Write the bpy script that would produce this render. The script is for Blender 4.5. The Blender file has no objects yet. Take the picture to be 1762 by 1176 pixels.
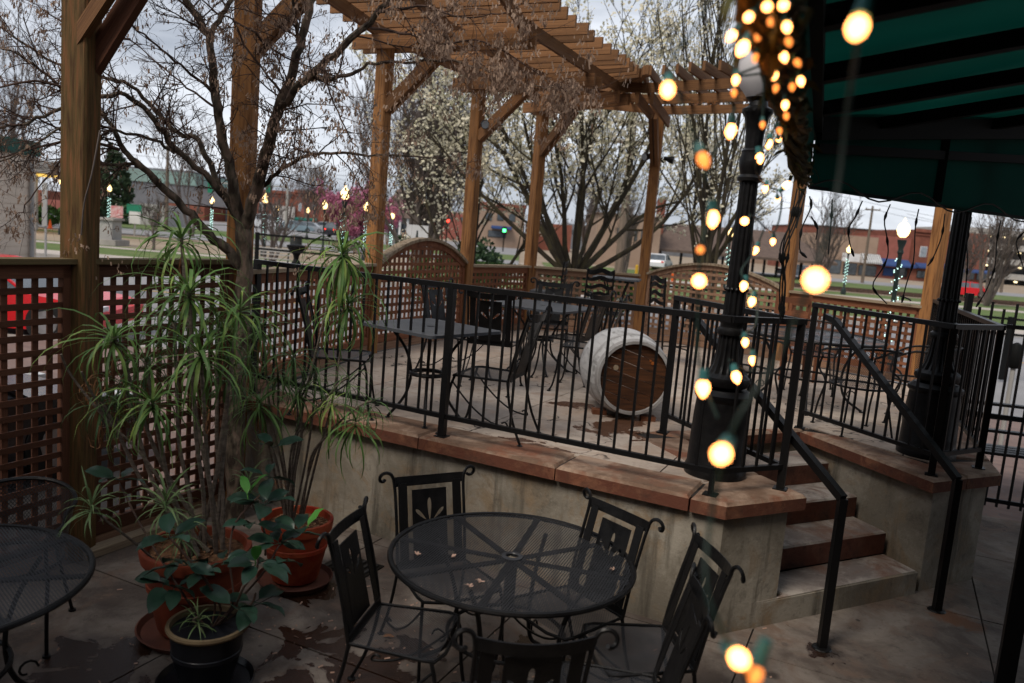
import bpy, math, random
from mathutils import Vector, Matrix, noise
random.seed(7)
R = math.radians
SC = bpy.context.scene
COL = SC.collection

# ------------------------------------------------------------------ camera
CF, CP, CR, CH = 1380.0, R(7.73), R(4.72), 2.32
_f = Vector((0, math.cos(CP), -math.sin(CP))); _u = Vector((0, math.sin(CP), math.cos(CP))); _r = Vector((1, 0, 0))
_R = _r*math.cos(CR) + _u*math.sin(CR); _U = -_r*math.sin(CR) + _u*math.cos(CR)
CAM = Vector((0, 0, CH))
cd = bpy.data.cameras.new('camera'); cam = bpy.data.objects.new('camera', cd); COL.objects.link(cam)
cam.matrix_world = Matrix(((_R.x, _U.x, -_f.x, 0), (_R.y, _U.y, -_f.y, 0), (_R.z, _U.z, -_f.z, CH), (0, 0, 0, 1)))
cd.sensor_width = 36; cd.lens = CF/1762*36; cd.clip_start = 0.05; cd.clip_end = 2000
cd.dof.use_dof = True; cd.dof.focus_distance = 5.6; cd.dof.aperture_fstop = 2.0; cd.dof.aperture_blades = 8
SC.camera = cam

# ------------------------------------------------------------------ world, sun, exposure
W = bpy.data.worlds.new('World'); SC.world = W; W.use_nodes = True
nt = W.node_tree; nt.nodes.clear()
out = nt.nodes.new('ShaderNodeOutputWorld')
sky = nt.nodes.new('ShaderNodeTexSky'); sky.sky_type = 'NISHITA'; sky.sun_disc = False
sky.sun_elevation = R(50); sky.sun_rotation = R(219)
hsv = nt.nodes.new('ShaderNodeHueSaturation'); hsv.inputs['Saturation'].default_value = 0.35
nt.links.new(sky.outputs[0], hsv.inputs['Color'])
bg1 = nt.nodes.new('ShaderNodeBackground'); bg1.inputs[1].default_value = 0.07
nt.links.new(hsv.outputs[0], bg1.inputs[0])
tc = nt.nodes.new('ShaderNodeTexCoord'); mp = nt.nodes.new('ShaderNodeMapping'); mp.inputs['Scale'].default_value = (1.2, 1.2, 5.0)
nz = nt.nodes.new('ShaderNodeTexNoise'); nz.inputs['Scale'].default_value = 1.9; nz.inputs['Detail'].default_value = 7; nz.inputs['Roughness'].default_value = .55
cr = nt.nodes.new('ShaderNodeValToRGB')
cr.color_ramp.elements[0].position = .36; cr.color_ramp.elements[0].color = (.215, .25, .315, 1)
cr.color_ramp.elements[1].position = .64; cr.color_ramp.elements[1].color = (.78, .815, .88, 1)
nt.links.new(tc.outputs['Generated'], mp.inputs[0]); nt.links.new(mp.outputs[0], nz.inputs['Vector']); nt.links.new(nz.outputs[0], cr.inputs[0])
bg2 = nt.nodes.new('ShaderNodeBackground'); bg2.inputs[1].default_value = 0.62
nt.links.new(cr.outputs[0], bg2.inputs[0])
mx = nt.nodes.new('ShaderNodeMixShader'); mx.inputs[0].default_value = .85
nt.links.new(bg1.outputs[0], mx.inputs[1]); nt.links.new(bg2.outputs[0], mx.inputs[2]); nt.links.new(mx.outputs[0], out.inputs[0])
sl = bpy.data.lights.new('sun', 'SUN'); sl.energy = 1.3; sl.angle = R(24); sl.color = (1, .91, .80)
so = bpy.data.objects.new('sun', sl); COL.objects.link(so)
so.rotation_euler = (R(40), 0, R(-39))
SC.view_settings.view_transform = 'Standard'; SC.view_settings.look = 'None'; SC.view_settings.gamma = 1
SC.view_settings.use_curve_mapping = False; SC.view_settings.exposure = 1.15

def at(px, py, Y):
    d = _f + _R*((px-881)/CF) - _U*((py-588)/CF)
    return CAM + d*(Y/d.y)
def onz(px, py, z):
    d = _f + _R*((px-881)/CF) - _U*((py-588)/CF)
    return CAM + d*((z-CH)/d.z)

# ------------------------------------------------------------------ materials
def mat(name, c1, c2=None, rough=.7, scale=6, stretch=None, metal=0, bump=0, bscale=40, rnd=0, spec=.22, trans=0, c3=None, detail=5, lo=.35, hi=.68, coord='Object', emit=0):
    m = bpy.data.materials.new(name); m.use_nodes = True; n = m.node_tree.nodes; L = m.node_tree.links
    b = n['Principled BSDF']; b.inputs['Roughness'].default_value = rough; b.inputs['Metallic'].default_value = metal
    b.inputs['Specular IOR Level'].default_value = spec
    if c2 is None: c2 = tuple(x*.8 for x in c1)
    t = n.new('ShaderNodeTexCoord'); mp = n.new('ShaderNodeMapping'); L.new(t.outputs[coord], mp.inputs[0])
    if stretch: mp.inputs['Scale'].default_value = stretch
    oi = n.new('ShaderNodeObjectInfo')
    if rnd:
        mu = n.new('ShaderNodeMath'); mu.operation = 'MULTIPLY'; mu.inputs[1].default_value = 37
        L.new(oi.outputs['Random'], mu.inputs[0]); L.new(mu.outputs[0], mp.inputs['Location'])
    nz = n.new('ShaderNodeTexNoise'); nz.inputs['Scale'].default_value = scale; nz.inputs['Detail'].default_value = detail
    L.new(mp.outputs[0], nz.inputs['Vector'])
    rp = n.new('ShaderNodeValToRGB'); e = rp.color_ramp.elements
    e[0].position = lo; e[0].color = (*c1, 1); e[1].position = hi; e[1].color = (*c2, 1)
    if c3: x = e.new((lo+hi)/2); x.color = (*c3, 1)
    L.new(nz.outputs[0], rp.inputs[0]); cs = rp.outputs[0]
    if rnd:
        hs = n.new('ShaderNodeHueSaturation'); mr = n.new('ShaderNodeMapRange')
        mr.inputs['To Min'].default_value = 1-rnd; mr.inputs['To Max'].default_value = 1+rnd
        L.new(oi.outputs['Random'], mr.inputs[0]); L.new(mr.outputs[0], hs.inputs['Value']); L.new(cs, hs.inputs['Color']); cs = hs.outputs[0]
    L.new(cs, b.inputs['Base Color'])
    if bump:
        n2 = n.new('ShaderNodeTexNoise'); n2.inputs['Scale'].default_value = bscale; n2.inputs['Detail'].default_value = 4; L.new(mp.outputs[0], n2.inputs['Vector'])
        bp = n.new('ShaderNodeBump'); bp.inputs['Strength'].default_value = bump; bp.inputs['Distance'].default_value = .02
        L.new(n2.outputs[0], bp.inputs['Height']); L.new(bp.outputs[0], b.inputs['Normal'])
    if trans:
        tr = n.new('ShaderNodeBsdfTranslucent'); L.new(cs, tr.inputs[0]); ms = n.new('ShaderNodeMixShader'); ms.inputs[0].default_value = trans
        L.new(b.outputs[0], ms.inputs[1]); L.new(tr.outputs[0], ms.inputs[2]); L.new(ms.outputs[0], n['Material Output'].inputs[0])
    m['cs'] = 1
    return m
def emis(name, c, s):
    m = bpy.data.materials.new(name); m.use_nodes = True; n = m.node_tree.nodes; b = n['Principled BSDF']
    b.inputs['Base Color'].default_value = (*[x*.5 for x in c], 1); b.inputs['Emission Color'].default_value = (*c, 1); b.inputs['Emission Strength'].default_value = s
    return m
def glass(name, c=(.05, .06, .07), rough=.08):
    return mat(name, c, tuple(x*1.6 for x in c), rough=rough, scale=2, spec=.8)

M = {}
M['post'] = mat('stained_post_wood', (.31, .14, .045), (.12, .048, .016), .75, 5, (9, 9, .7), bump=.25, bscale=16, rnd=.15, c3=(.25, .118, .045))
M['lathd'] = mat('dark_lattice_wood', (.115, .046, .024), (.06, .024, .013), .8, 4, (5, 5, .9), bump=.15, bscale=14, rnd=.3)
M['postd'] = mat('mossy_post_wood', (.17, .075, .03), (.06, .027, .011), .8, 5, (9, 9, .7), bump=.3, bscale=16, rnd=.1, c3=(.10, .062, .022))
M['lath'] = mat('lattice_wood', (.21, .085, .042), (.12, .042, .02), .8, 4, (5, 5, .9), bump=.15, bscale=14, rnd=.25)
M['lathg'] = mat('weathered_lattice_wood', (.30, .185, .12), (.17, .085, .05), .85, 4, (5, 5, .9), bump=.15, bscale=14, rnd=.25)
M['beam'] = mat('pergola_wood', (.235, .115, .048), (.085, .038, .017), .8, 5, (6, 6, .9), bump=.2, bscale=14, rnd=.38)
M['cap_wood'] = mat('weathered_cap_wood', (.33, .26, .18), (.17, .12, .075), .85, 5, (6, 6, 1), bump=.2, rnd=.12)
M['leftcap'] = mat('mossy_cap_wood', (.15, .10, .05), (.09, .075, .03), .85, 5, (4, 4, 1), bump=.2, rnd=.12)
M['iron'] = mat('black_iron', (.004, .004, .0045), (.009, .0085, .0085), .4, 20, bump=.1, bscale=90, spec=.22)
M['ironmesh'] = mat('black_coated_mesh', (.022, .023, .026), (.034, .035, .039), .40, 12, spec=.32)
M['tabletop'] = mat('grey_perforated_top', (.055, .06, .068), (.085, .09, .1), .38, 7, bump=.08, bscale=120)
M['terra'] = mat('terracotta', (.33, .026, .011), (.19, .016, .008), .6, 6, bump=.06, c3=(.36, .075, .03))
M['terra2'] = mat('faded_terracotta', (.26, .055, .024), (.12, .026, .013), .7, 5, bump=.08)
M['potblack'] = mat('dark_glazed_pot', (.008, .009, .012), (.014, .015, .02), .3, 5)
M['potrim'] = mat('tan_pot_rim', (.22, .16, .09), (.12, .085, .05), .6, 8)
M['saucer'] = mat('shaded_saucer', (.13, .045, .028), (.07, .026, .018), .7, 5)  # terracotta darkened in its colour for the shade below the leaves
M['soil'] = mat('bark_mulch', (.06, .028, .014), (.24, .12, .06), .9, 30, bump=.6, bscale=60)
M['chip'] = mat('wood_chip', (.28, .15, .08), (.16, .08, .04), .9, 9, rnd=.4)
M['bark'] = mat('lichen_bark', (.17, .12, .09), (.045, .032, .024), .9, 9, (2, 2, .8), bump=.9, bscale=18, c3=(.10, .082, .058), lo=.42, hi=.6)
M['twig'] = mat('twig_bark', (.045, .028, .022), (.10, .06, .045), .85, 8)
M['barkmoss'] = mat('mossy_bark', (.055, .045, .022), (.022, .017, .012), .9, 3, (2, 2, .6), bump=.6, bscale=9, c3=(.035, .028, .018))
M['barkgrey'] = mat('grey_twigs', (.13, .105, .095), (.075, .058, .05), .9, 1)
M['seed'] = mat('dry_seed_wings', (.42, .30, .22), (.24, .155, .11), .8, 15, trans=.3)
M['blossom'] = mat('pear_blossom', (.74, .69, .55), (.46, .44, .27), .8, 3, trans=.35, c3=(.66, .61, .46))
M['pink'] = mat('pink_blossom', (.52, .20, .29), (.34, .11, .18), .85, 1.5, trans=.3)
M['evergreen'] = mat('dark_conifer', (.018, .035, .018), (.04, .06, .025), .9, 2)
M['hedge'] = mat('clipped_hedge', (.045, .095, .018), (.025, .055, .014), .9, 2)
M['darkbush'] = mat('dark_bush_leaves', (.02, .045, .02), (.04, .075, .03), .8, 2)
M['drac'] = mat('dracaena_leaf', (.09, .165, .035), (.26, .34, .08), .42, 3, rnd=.25, trans=.22, c3=(.10, .19, .055))
M['drac2'] = mat('dracaena_dark_leaf', (.04, .085, .03), (.10, .165, .05), .45, 2.5, rnd=.3, trans=.2)
M['dracp'] = mat('pale_striped_leaf', (.20, .27, .12), (.10, .17, .06), .5, 4, (1, 1, 1), trans=.22, rnd=.2)
M['deadleaf'] = mat('dead_leaf', (.26, .12, .05), (.15, .07, .035), .85, 5, rnd=.2)
M['cane'] = mat('dracaena_cane', (.20, .16, .13), (.10, .08, .062), .9, 14, (1, 1, 4), bump=.4, bscale=50)
M['rubber'] = mat('rubber_plant_leaf', (.014, .036, .024), (.032, .07, .045), .3, 5, rnd=.3, trans=.1)
M['rubbery'] = mat('young_rubber_leaf', (.06, .22, .04), (.10, .28, .05), .32, 5, rnd=.2, trans=.25)
M['bulb'] = emis('warm_bulb', (1, .33, .085), 6)
M['bulbdim_and_ghost'] = emis('amber_bulb_and_ghost', (1, .27, .05), 1.0)
M['wire'] = mat('green_cord', (.012, .03, .025), (.02, .045, .04), .5, 5)
M['socket'] = mat('green_socket', (.045, .17, .17), (.06, .21, .21), .45, 5)
M['blackwire'] = mat('black_cord', (.008, .009, .009), (.014, .014, .014), .5, 5)
M['garland'] = mat('glow_tinted_vine', (.06, .045, .018), (.19, .13, .035), .85, 6)  # warm glow of the bulbs is put into the vine colour
M['gleaf'] = mat('garland_leaf', (.035, .05, .014), (.12, .10, .03), .8, 6, rnd=.3)
M['canvas'] = mat('green_canvas', (.002, .048, .036), (.001, .028, .021), .9, 1.1, trans=.30, bump=.04, bscale=300)
M['frame'] = mat('awning_frame', (.003, .0035, .0035), (.005, .005, .005), .7, 5, spec=.15)
M['globe_off'] = mat('frosted_globe', (.62, .60, .60), (.5, .48, .48), .25, 2)
M['globe'] = emis('lit_globe', (1, .66, .27), 1.9)
M['fairy'] = emis('cool_fairy_light', (.62, 1, .9), 1.8)
M['steelgreen'] = mat('dark_lamp_iron', (.012, .02, .018), (.02, .03, .028), .5, 5)
M['whiteoak'] = mat('whitewashed_stave', (.46, .45, .44), (.24, .23, .22), .8, 3, (5, 2, 5), bump=.2, rnd=.04, c3=(.44, .43, .42))
M['barrelhead'] = mat('barrel_head_oak', (.105, .04, .015), (.028, .013, .007), .7, 2.6, (1.5, 1.5, 16), bump=.3, rnd=.22)
M['hoop'] = mat('painted_hoop', (.38, .37, .36), (.22, .20, .19), .8, 8)
M['rust'] = mat('rust_spot', (.35, .10, .02), (.2, .06, .02), .9, 8)
M['grass'] = mat('lawn', (.07, .11, .03), (.14, .15, .06), .95, .8, c3=(.09, .13, .035))
M['gravel'] = mat('dry_gravel', (.30, .24, .18), (.22, .17, .12), .95, .3)
M['asphalt'] = mat('pale_road', (.24, .235, .24), (.19, .185, .19), .85, .4, bump=.05)
M['walk'] = mat('pale_sidewalk', (.42, .37, .33), (.34, .30, .27), .9, .6)
M['kerb'] = mat('kerb_concrete', (.36, .33, .30), (.26, .24, .22), .9, 2)
M['brickfar'] = mat('far_red_brick', (.21, .075, .05), (.15, .055, .038), .9, 1.2, rnd=.1)
M['brickpink'] = mat('faded_red_brick', (.28, .10, .08), (.21, .075, .06), .9, .8)
M['tan'] = mat('tan_brick', (.30, .215, .16), (.25, .175, .13), .9, .8)
M['beige'] = mat('beige_painted_brick', (.62, .52, .43), (.54, .45, .37), .85, 2, bump=.1, bscale=8)
M['greyroof'] = mat('grey_roof', (.15, .155, .17), (.11, .115, .125), .8, .5)
M['brownroof'] = mat('brown_shingles', (.12, .085, .068), (.085, .06, .05), .9, 3)
M['greenroof'] = mat('green_metal_trim', (.01, .07, .055), (.015, .09, .07), .5, 1)
M['palegreen'] = mat('pale_green_metal', (.20, .28, .26), (.17, .24, .22), .7, .3)
M['teal'] = mat('teal_awning', (.02, .15, .12), (.015, .12, .1), .8, 1)
M['blue'] = mat('blue_awning', (.035, .07, .19), (.03, .055, .15), .8, 1)
M['white'] = mat('white_paint', (.62, .62, .62), (.5, .5, .5), .6, 1)
M['cream'] = mat('pale_facade', (.42, .40, .38), (.36, .34, .32), .8, 1)
M['concrete_far'] = mat('far_concrete', (.34, .33, .31), (.27, .26, .25), .85, .6)
M['shopglass'] = glass('shop_glass')
M['winglass'] = glass('window_glass', (.16, .18, .2), .15)
M['signgreen'] = mat('sign_green', (.02, .2, .12), (.02, .17, .1), .5, 1)
M['signpink'] = mat('sign_red_print', (.5, .16, .17), (.6, .5, .5), .5, 9)
M['trafg'] = emis('green_signal', (.1, 1, .3), 1.8)
M['trafr'] = emis('red_signal', (1, .05, .03), 1.8)
M['yellowlit'] = emis('lit_yellow_soffit', (1, .62, .12), .5)
M['garagelight'] = emis('garage_light', (1, .8, .45), 1.3)
M['tyre'] = mat('tyre_rubber', (.012, .012, .012), (.02, .02, .02), .85, 5)
M['rim'] = mat('wheel_rim', (.35, .35, .36), (.2, .2, .2), .35, 5, metal=.6)
M['taillight'] = emis('tail_light', (1, .04, .02), 1.5)
M['headlight'] = mat('headlight_lens', (.6, .6, .62), (.5, .5, .5), .15, 5)
def paint(n, c): return mat(n, c, tuple(x*.85 for x in c), .22, 2, spec=.6)
M['carred'] = paint('red_car_paint', (.62, .006, .012)); M['carblack'] = paint('black_car_paint', (.012, .013, .018))
M['carwhite'] = paint('white_car_paint', (.6, .62, .64)); M['carsilver'] = paint('silver_car_paint', (.28, .3, .33)); M['carblue'] = paint('light_blue_car_paint', (.25, .34, .38))
M['polewood'] = mat('utility_pole_wood', (.17, .13, .10), (.10, .08, .06), .9, 3, (4, 4, .5))
M['yellow'] = mat('yellow_paint', (.55, .33, .03), (.5, .28, .03), .7, 1)
M['orange'] = mat('orange_plastic', (.7, .12, .02), (.6, .1, .02), .6, 1)
M['bin'] = mat('dark_bin', (.03, .035, .035), (.02, .02, .02), .7, 1)
M['fallen'] = mat('fallen_seed', (.40, .27, .21), (.30, .18, .13), .8, 20)

def concrete(name, base, dark, warm, wet=None, wetc=None, spots=(), red=None, rough=.85, blot=.9, streak=False, crack=0):
    """weathered concrete: two scales of blotches, fine pores, hairline darker veins; optional wet patches round given centres"""
    m = bpy.data.materials.new(name); m.use_nodes = True; n = m.node_tree.nodes; L = m.node_tree.links
    b = n['Principled BSDF']; ge = n.new('ShaderNodeNewGeometry'); P = ge.outputs['Position']
    def noi(s, d=5, r=.55, dist=0):
        x = n.new('ShaderNodeTexNoise'); x.inputs['Scale'].default_value = s; x.inputs['Detail'].default_value = d; x.inputs['Roughness'].default_value = r
        x.inputs['Distortion'].default_value = dist; L.new(P, x.inputs['Vector']); return x.outputs[0]
    def ramp(v, a, bb, ca=(0, 0, 0), cb=(1, 1, 1)):
        x = n.new('ShaderNodeValToRGB'); x.color_ramp.elements[0].position = a; x.color_ramp.elements[1].position = bb
        x.color_ramp.elements[0].color = (*ca, 1); x.color_ramp.elements[1].color = (*cb, 1); L.new(v, x.inputs[0]); return x.outputs[0]
    def mixc(f, a, c):
        x = n.new('ShaderNodeMix'); x.data_type = 'RGBA'; L.new(f, x.inputs[0])
        if isinstance(a, tuple): x.inputs[6].default_value = (*a, 1)
        else: L.new(a, x.inputs[6])
        if isinstance(c, tuple): x.inputs[7].default_value = (*c, 1)
        else: L.new(c, x.inputs[7])
        return x.outputs[2]
    c = ramp(noi(blot, 9, .66, .4), .42, .60, dark, base)
    c = mixc(ramp(noi(2.3, 7, .65, 1.2), .50, .64), c, warm)
    c = mixc(ramp(noi(11, 7, .75), .54, .68, (0, 0, 0), (.55, .55, .55)), c, tuple(x*.45 for x in dark))
    c = mixc(ramp(noi(55, 3, .7), .6, .8, (0, 0, 0), (.4, .4, .4)), c, tuple(min(1, x*1.35) for x in base))
    if streak:
        sm = n.new('ShaderNodeMapping'); sm.inputs['Scale'].default_value = (5, 5, .55); L.new(P, sm.inputs[0])
        sn = n.new('ShaderNodeTexNoise'); sn.inputs['Scale'].default_value = 1; sn.inputs['Detail'].default_value = 7; sn.inputs['Roughness'].default_value = .65; L.new(sm.outputs[0], sn.inputs['Vector'])
        c = mixc(ramp(sn.outputs[0], .52, .64, (0, 0, 0), (.8, .8, .8)), c, tuple(x*.42 for x in dark))
        c = mixc(ramp(noi(3.1, 9, .75, .8), .57, .64, (0, 0, 0), (.7, .7, .7)), c, (.22, .155, .095))
    if crack:
        vo = n.new('ShaderNodeTexVoronoi'); vo.feature = 'DISTANCE_TO_EDGE'; vo.inputs['Scale'].default_value = crack
        dm_ = n.new('ShaderNodeVectorMath'); dm_.operation = 'ADD'; nn = n.new('ShaderNodeTexNoise'); nn.inputs['Scale'].default_value = 4; L.new(P, nn.inputs['Vector']); L.new(P, dm_.inputs[0]); L.new(nn.outputs['Color'], dm_.inputs[1]); L.new(dm_.outputs[0], vo.inputs['Vector'])
        ck = ramp(vo.outputs['Distance'], .004, .012, (1, 1, 1), (0, 0, 0)); mk_ = ramp(noi(.8, 2), .48, .56)
        mu2 = n.new('ShaderNodeMath'); mu2.operation = 'MULTIPLY'; L.new(ck, mu2.inputs[0]); L.new(mk_, mu2.inputs[1])
        c = mixc(mu2.outputs[0], c, (.03, .022, .017))
    if red:
        c = mixc(ramp(noi(5, 8, .75, .6), .44, .54), c, red)
    rg = n.new('ShaderNodeMath'); rg.operation = 'MULTIPLY'; rg.inputs[1].default_value = 1; 
    if wet:
        tot = None
        for (wx, wy, wr) in wet:
            vd = n.new('ShaderNodeVectorMath'); vd.operation = 'DISTANCE'; L.new(P, vd.inputs[0]); vd.inputs[1].default_value = (wx, wy, wetc)
            mr = n.new('ShaderNodeMapRange'); L.new(vd.outputs['Value'], mr.inputs[0]); mr.inputs[1].default_value = wr; mr.inputs[2].default_value = 0
            mr.inputs[3].default_value = 0; mr.inputs[4].default_value = .36
            if tot is None: tot = mr.outputs[0]
            else:
                a = n.new('ShaderNodeMath'); a.operation = 'MAXIMUM'; L.new(tot, a.inputs[0]); L.new(mr.outputs[0], a.inputs[1]); tot = a.outputs[0]
        a = n.new('ShaderNodeMath'); a.operation = 'ADD'; L.new(tot, a.inputs[0]); L.new(noi(3.2, 5, .6, .8), a.inputs[1])
        w = ramp(a.outputs[0], .70, .728)
        c = mixc(w, c, tuple(x*k for x, k in zip(dark, (.36, .22, .16))))
        sp = n.new('ShaderNodeTexVoronoi'); sp.inputs['Scale'].default_value = 4.5; L.new(P, sp.inputs['Vector'])
        c = mixc(ramp(sp.outputs['Distance'], .05, .09, (.8, .8, .8), (0, 0, 0)), c, tuple(x*.35 for x in dark))
        rr = ramp(w, 0, 1, (rough, rough, rough), (.16, .16, .16)); L.new(rr, b.inputs['Roughness'])
    else: b.inputs['Roughness'].default_value = rough
    for (sx_, sy_, sz_, sr_, sc_) in spots:
        vd = n.new('ShaderNodeVectorMath'); vd.operation = 'DISTANCE'; L.new(P, vd.inputs[0]); vd.inputs[1].default_value = (sx_, sy_, sz_)
        a = n.new('ShaderNodeMath'); a.operation = 'MULTIPLY_ADD'; L.new(noi(9, 5, .7, 1), a.inputs[0]); a.inputs[1].default_value = sr_*2.2; L.new(vd.outputs['Value'], a.inputs[2])
        c = mixc(ramp(a.outputs[0], sr_*1.6, sr_*2.3, (.85, .85, .85), (0, 0, 0)), c, sc_)
    b.inputs['Specular IOR Level'].default_value = .45 if wet else .2
    L.new(c, b.inputs['Base Color'])
    bp = n.new('ShaderNodeBump'); bp.inputs['Strength'].default_value = .45; bp.inputs['Distance'].default_value = .01
    L.new(noi(38, 6, .7), bp.inputs['Height']); L.new(bp.outputs[0], b.inputs['Normal'])
    return m
M['patio'] = concrete('patio_concrete', (.21, .175, .147), (.085, .064, .052), (.145, .098, .073), blot=1.5, spots=[(3.10, 5.15, 0, .13, (.16, .06, .02)), (3.18, 5.05, 0, .10, (.14, .06, .025)), (2.03, 4.52, 0, .075, (.025, .017, .013)), (.9, 4.0, 0, .06, (.04, .03, .024)), (1.6, 4.2, 0, .05, (.04, .03, .024))],
    wet=[(-.75, 4.0, .75), (-.95, 3.6, .6), (-.25, 3.3, .8), (-1.9, 3.7, .6), (-1.1, 4.75, .35), (2.0, 4.5, .22), (.3, 4.1, .5)], wetc=0)
M['deck'] = concrete('deck_concrete', (.46, .38, .31), (.30, .24, .195), (.36, .265, .20), wet=[(0.2, 5.55, .5), (1.0, 6.5, .5), (.9, 6.2, .5), (.6, 7.0, .3), (-.2, 5.4, .5)], wetc=.85, crack=.6)
M['wall'] = concrete('wall_concrete', (.30, .27, .222), (.17, .148, .116), (.22, .165, .11), red=None, blot=1.6, streak=True)
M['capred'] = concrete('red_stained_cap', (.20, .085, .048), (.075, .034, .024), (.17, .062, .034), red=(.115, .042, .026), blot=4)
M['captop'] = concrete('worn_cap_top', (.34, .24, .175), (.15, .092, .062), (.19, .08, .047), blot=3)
M['tread'] = concrete('worn_tread', (.36, .315, .275), (.16, .13, .115), (.16, .095, .07), blot=2.2)
M['riser'] = concrete('red_stained_riser', (.13, .055, .038), (.05, .026, .021), (.10, .036, .024), blot=2.5)
M['joint'] = mat('dark_joint', (.03, .025, .022), (.02, .017, .015), .95, 20)
def _unused(): pass
def brickmat(name, c1, c2, mortar, sc, flat=True):
    m = bpy.data.materials.new(name); m.use_nodes = True; n = m.node_tree.nodes; L = m.node_tree.links; b = n['Principled BSDF']
    ge = n.new('ShaderNodeNewGeometry'); t = n.new('ShaderNodeTexBrick'); t.inputs['Scale'].default_value = sc
    mp = n.new('ShaderNodeMapping'); L.new(ge.outputs['Position'], mp.inputs[0]); L.new(mp.outputs[0], t.inputs['Vector'])
    if not flat: mp.inputs['Rotation'].default_value = (R(90), 0, 0)
    else: mp.inputs['Rotation'].default_value = (0, 0, R(27))
    t.inputs['Color1'].default_value = (*c1, 1); t.inputs['Color2'].default_value = (*c2, 1); t.inputs['Mortar'].default_value = (*mortar, 1)
    t.inputs['Mortar Size'].default_value = .012
    L.new(t.outputs[0], b.inputs['Base Color']); b.inputs['Roughness'].default_value = .9
    return m
M['dark_ground'] = mat('dark_ground_mat', (.03, .028, .028), (.018, .016, .016), .8, 2)
M['pavers'] = brickmat('brick_pavers', (.19, .125, .105), (.14, .09, .078), (.14, .115, .105), 2.2)
M['brickwall'] = brickmat('restaurant_brick', (.17, .065, .045), (.13, .05, .035), (.2, .17, .15), 2.5, False)

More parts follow.
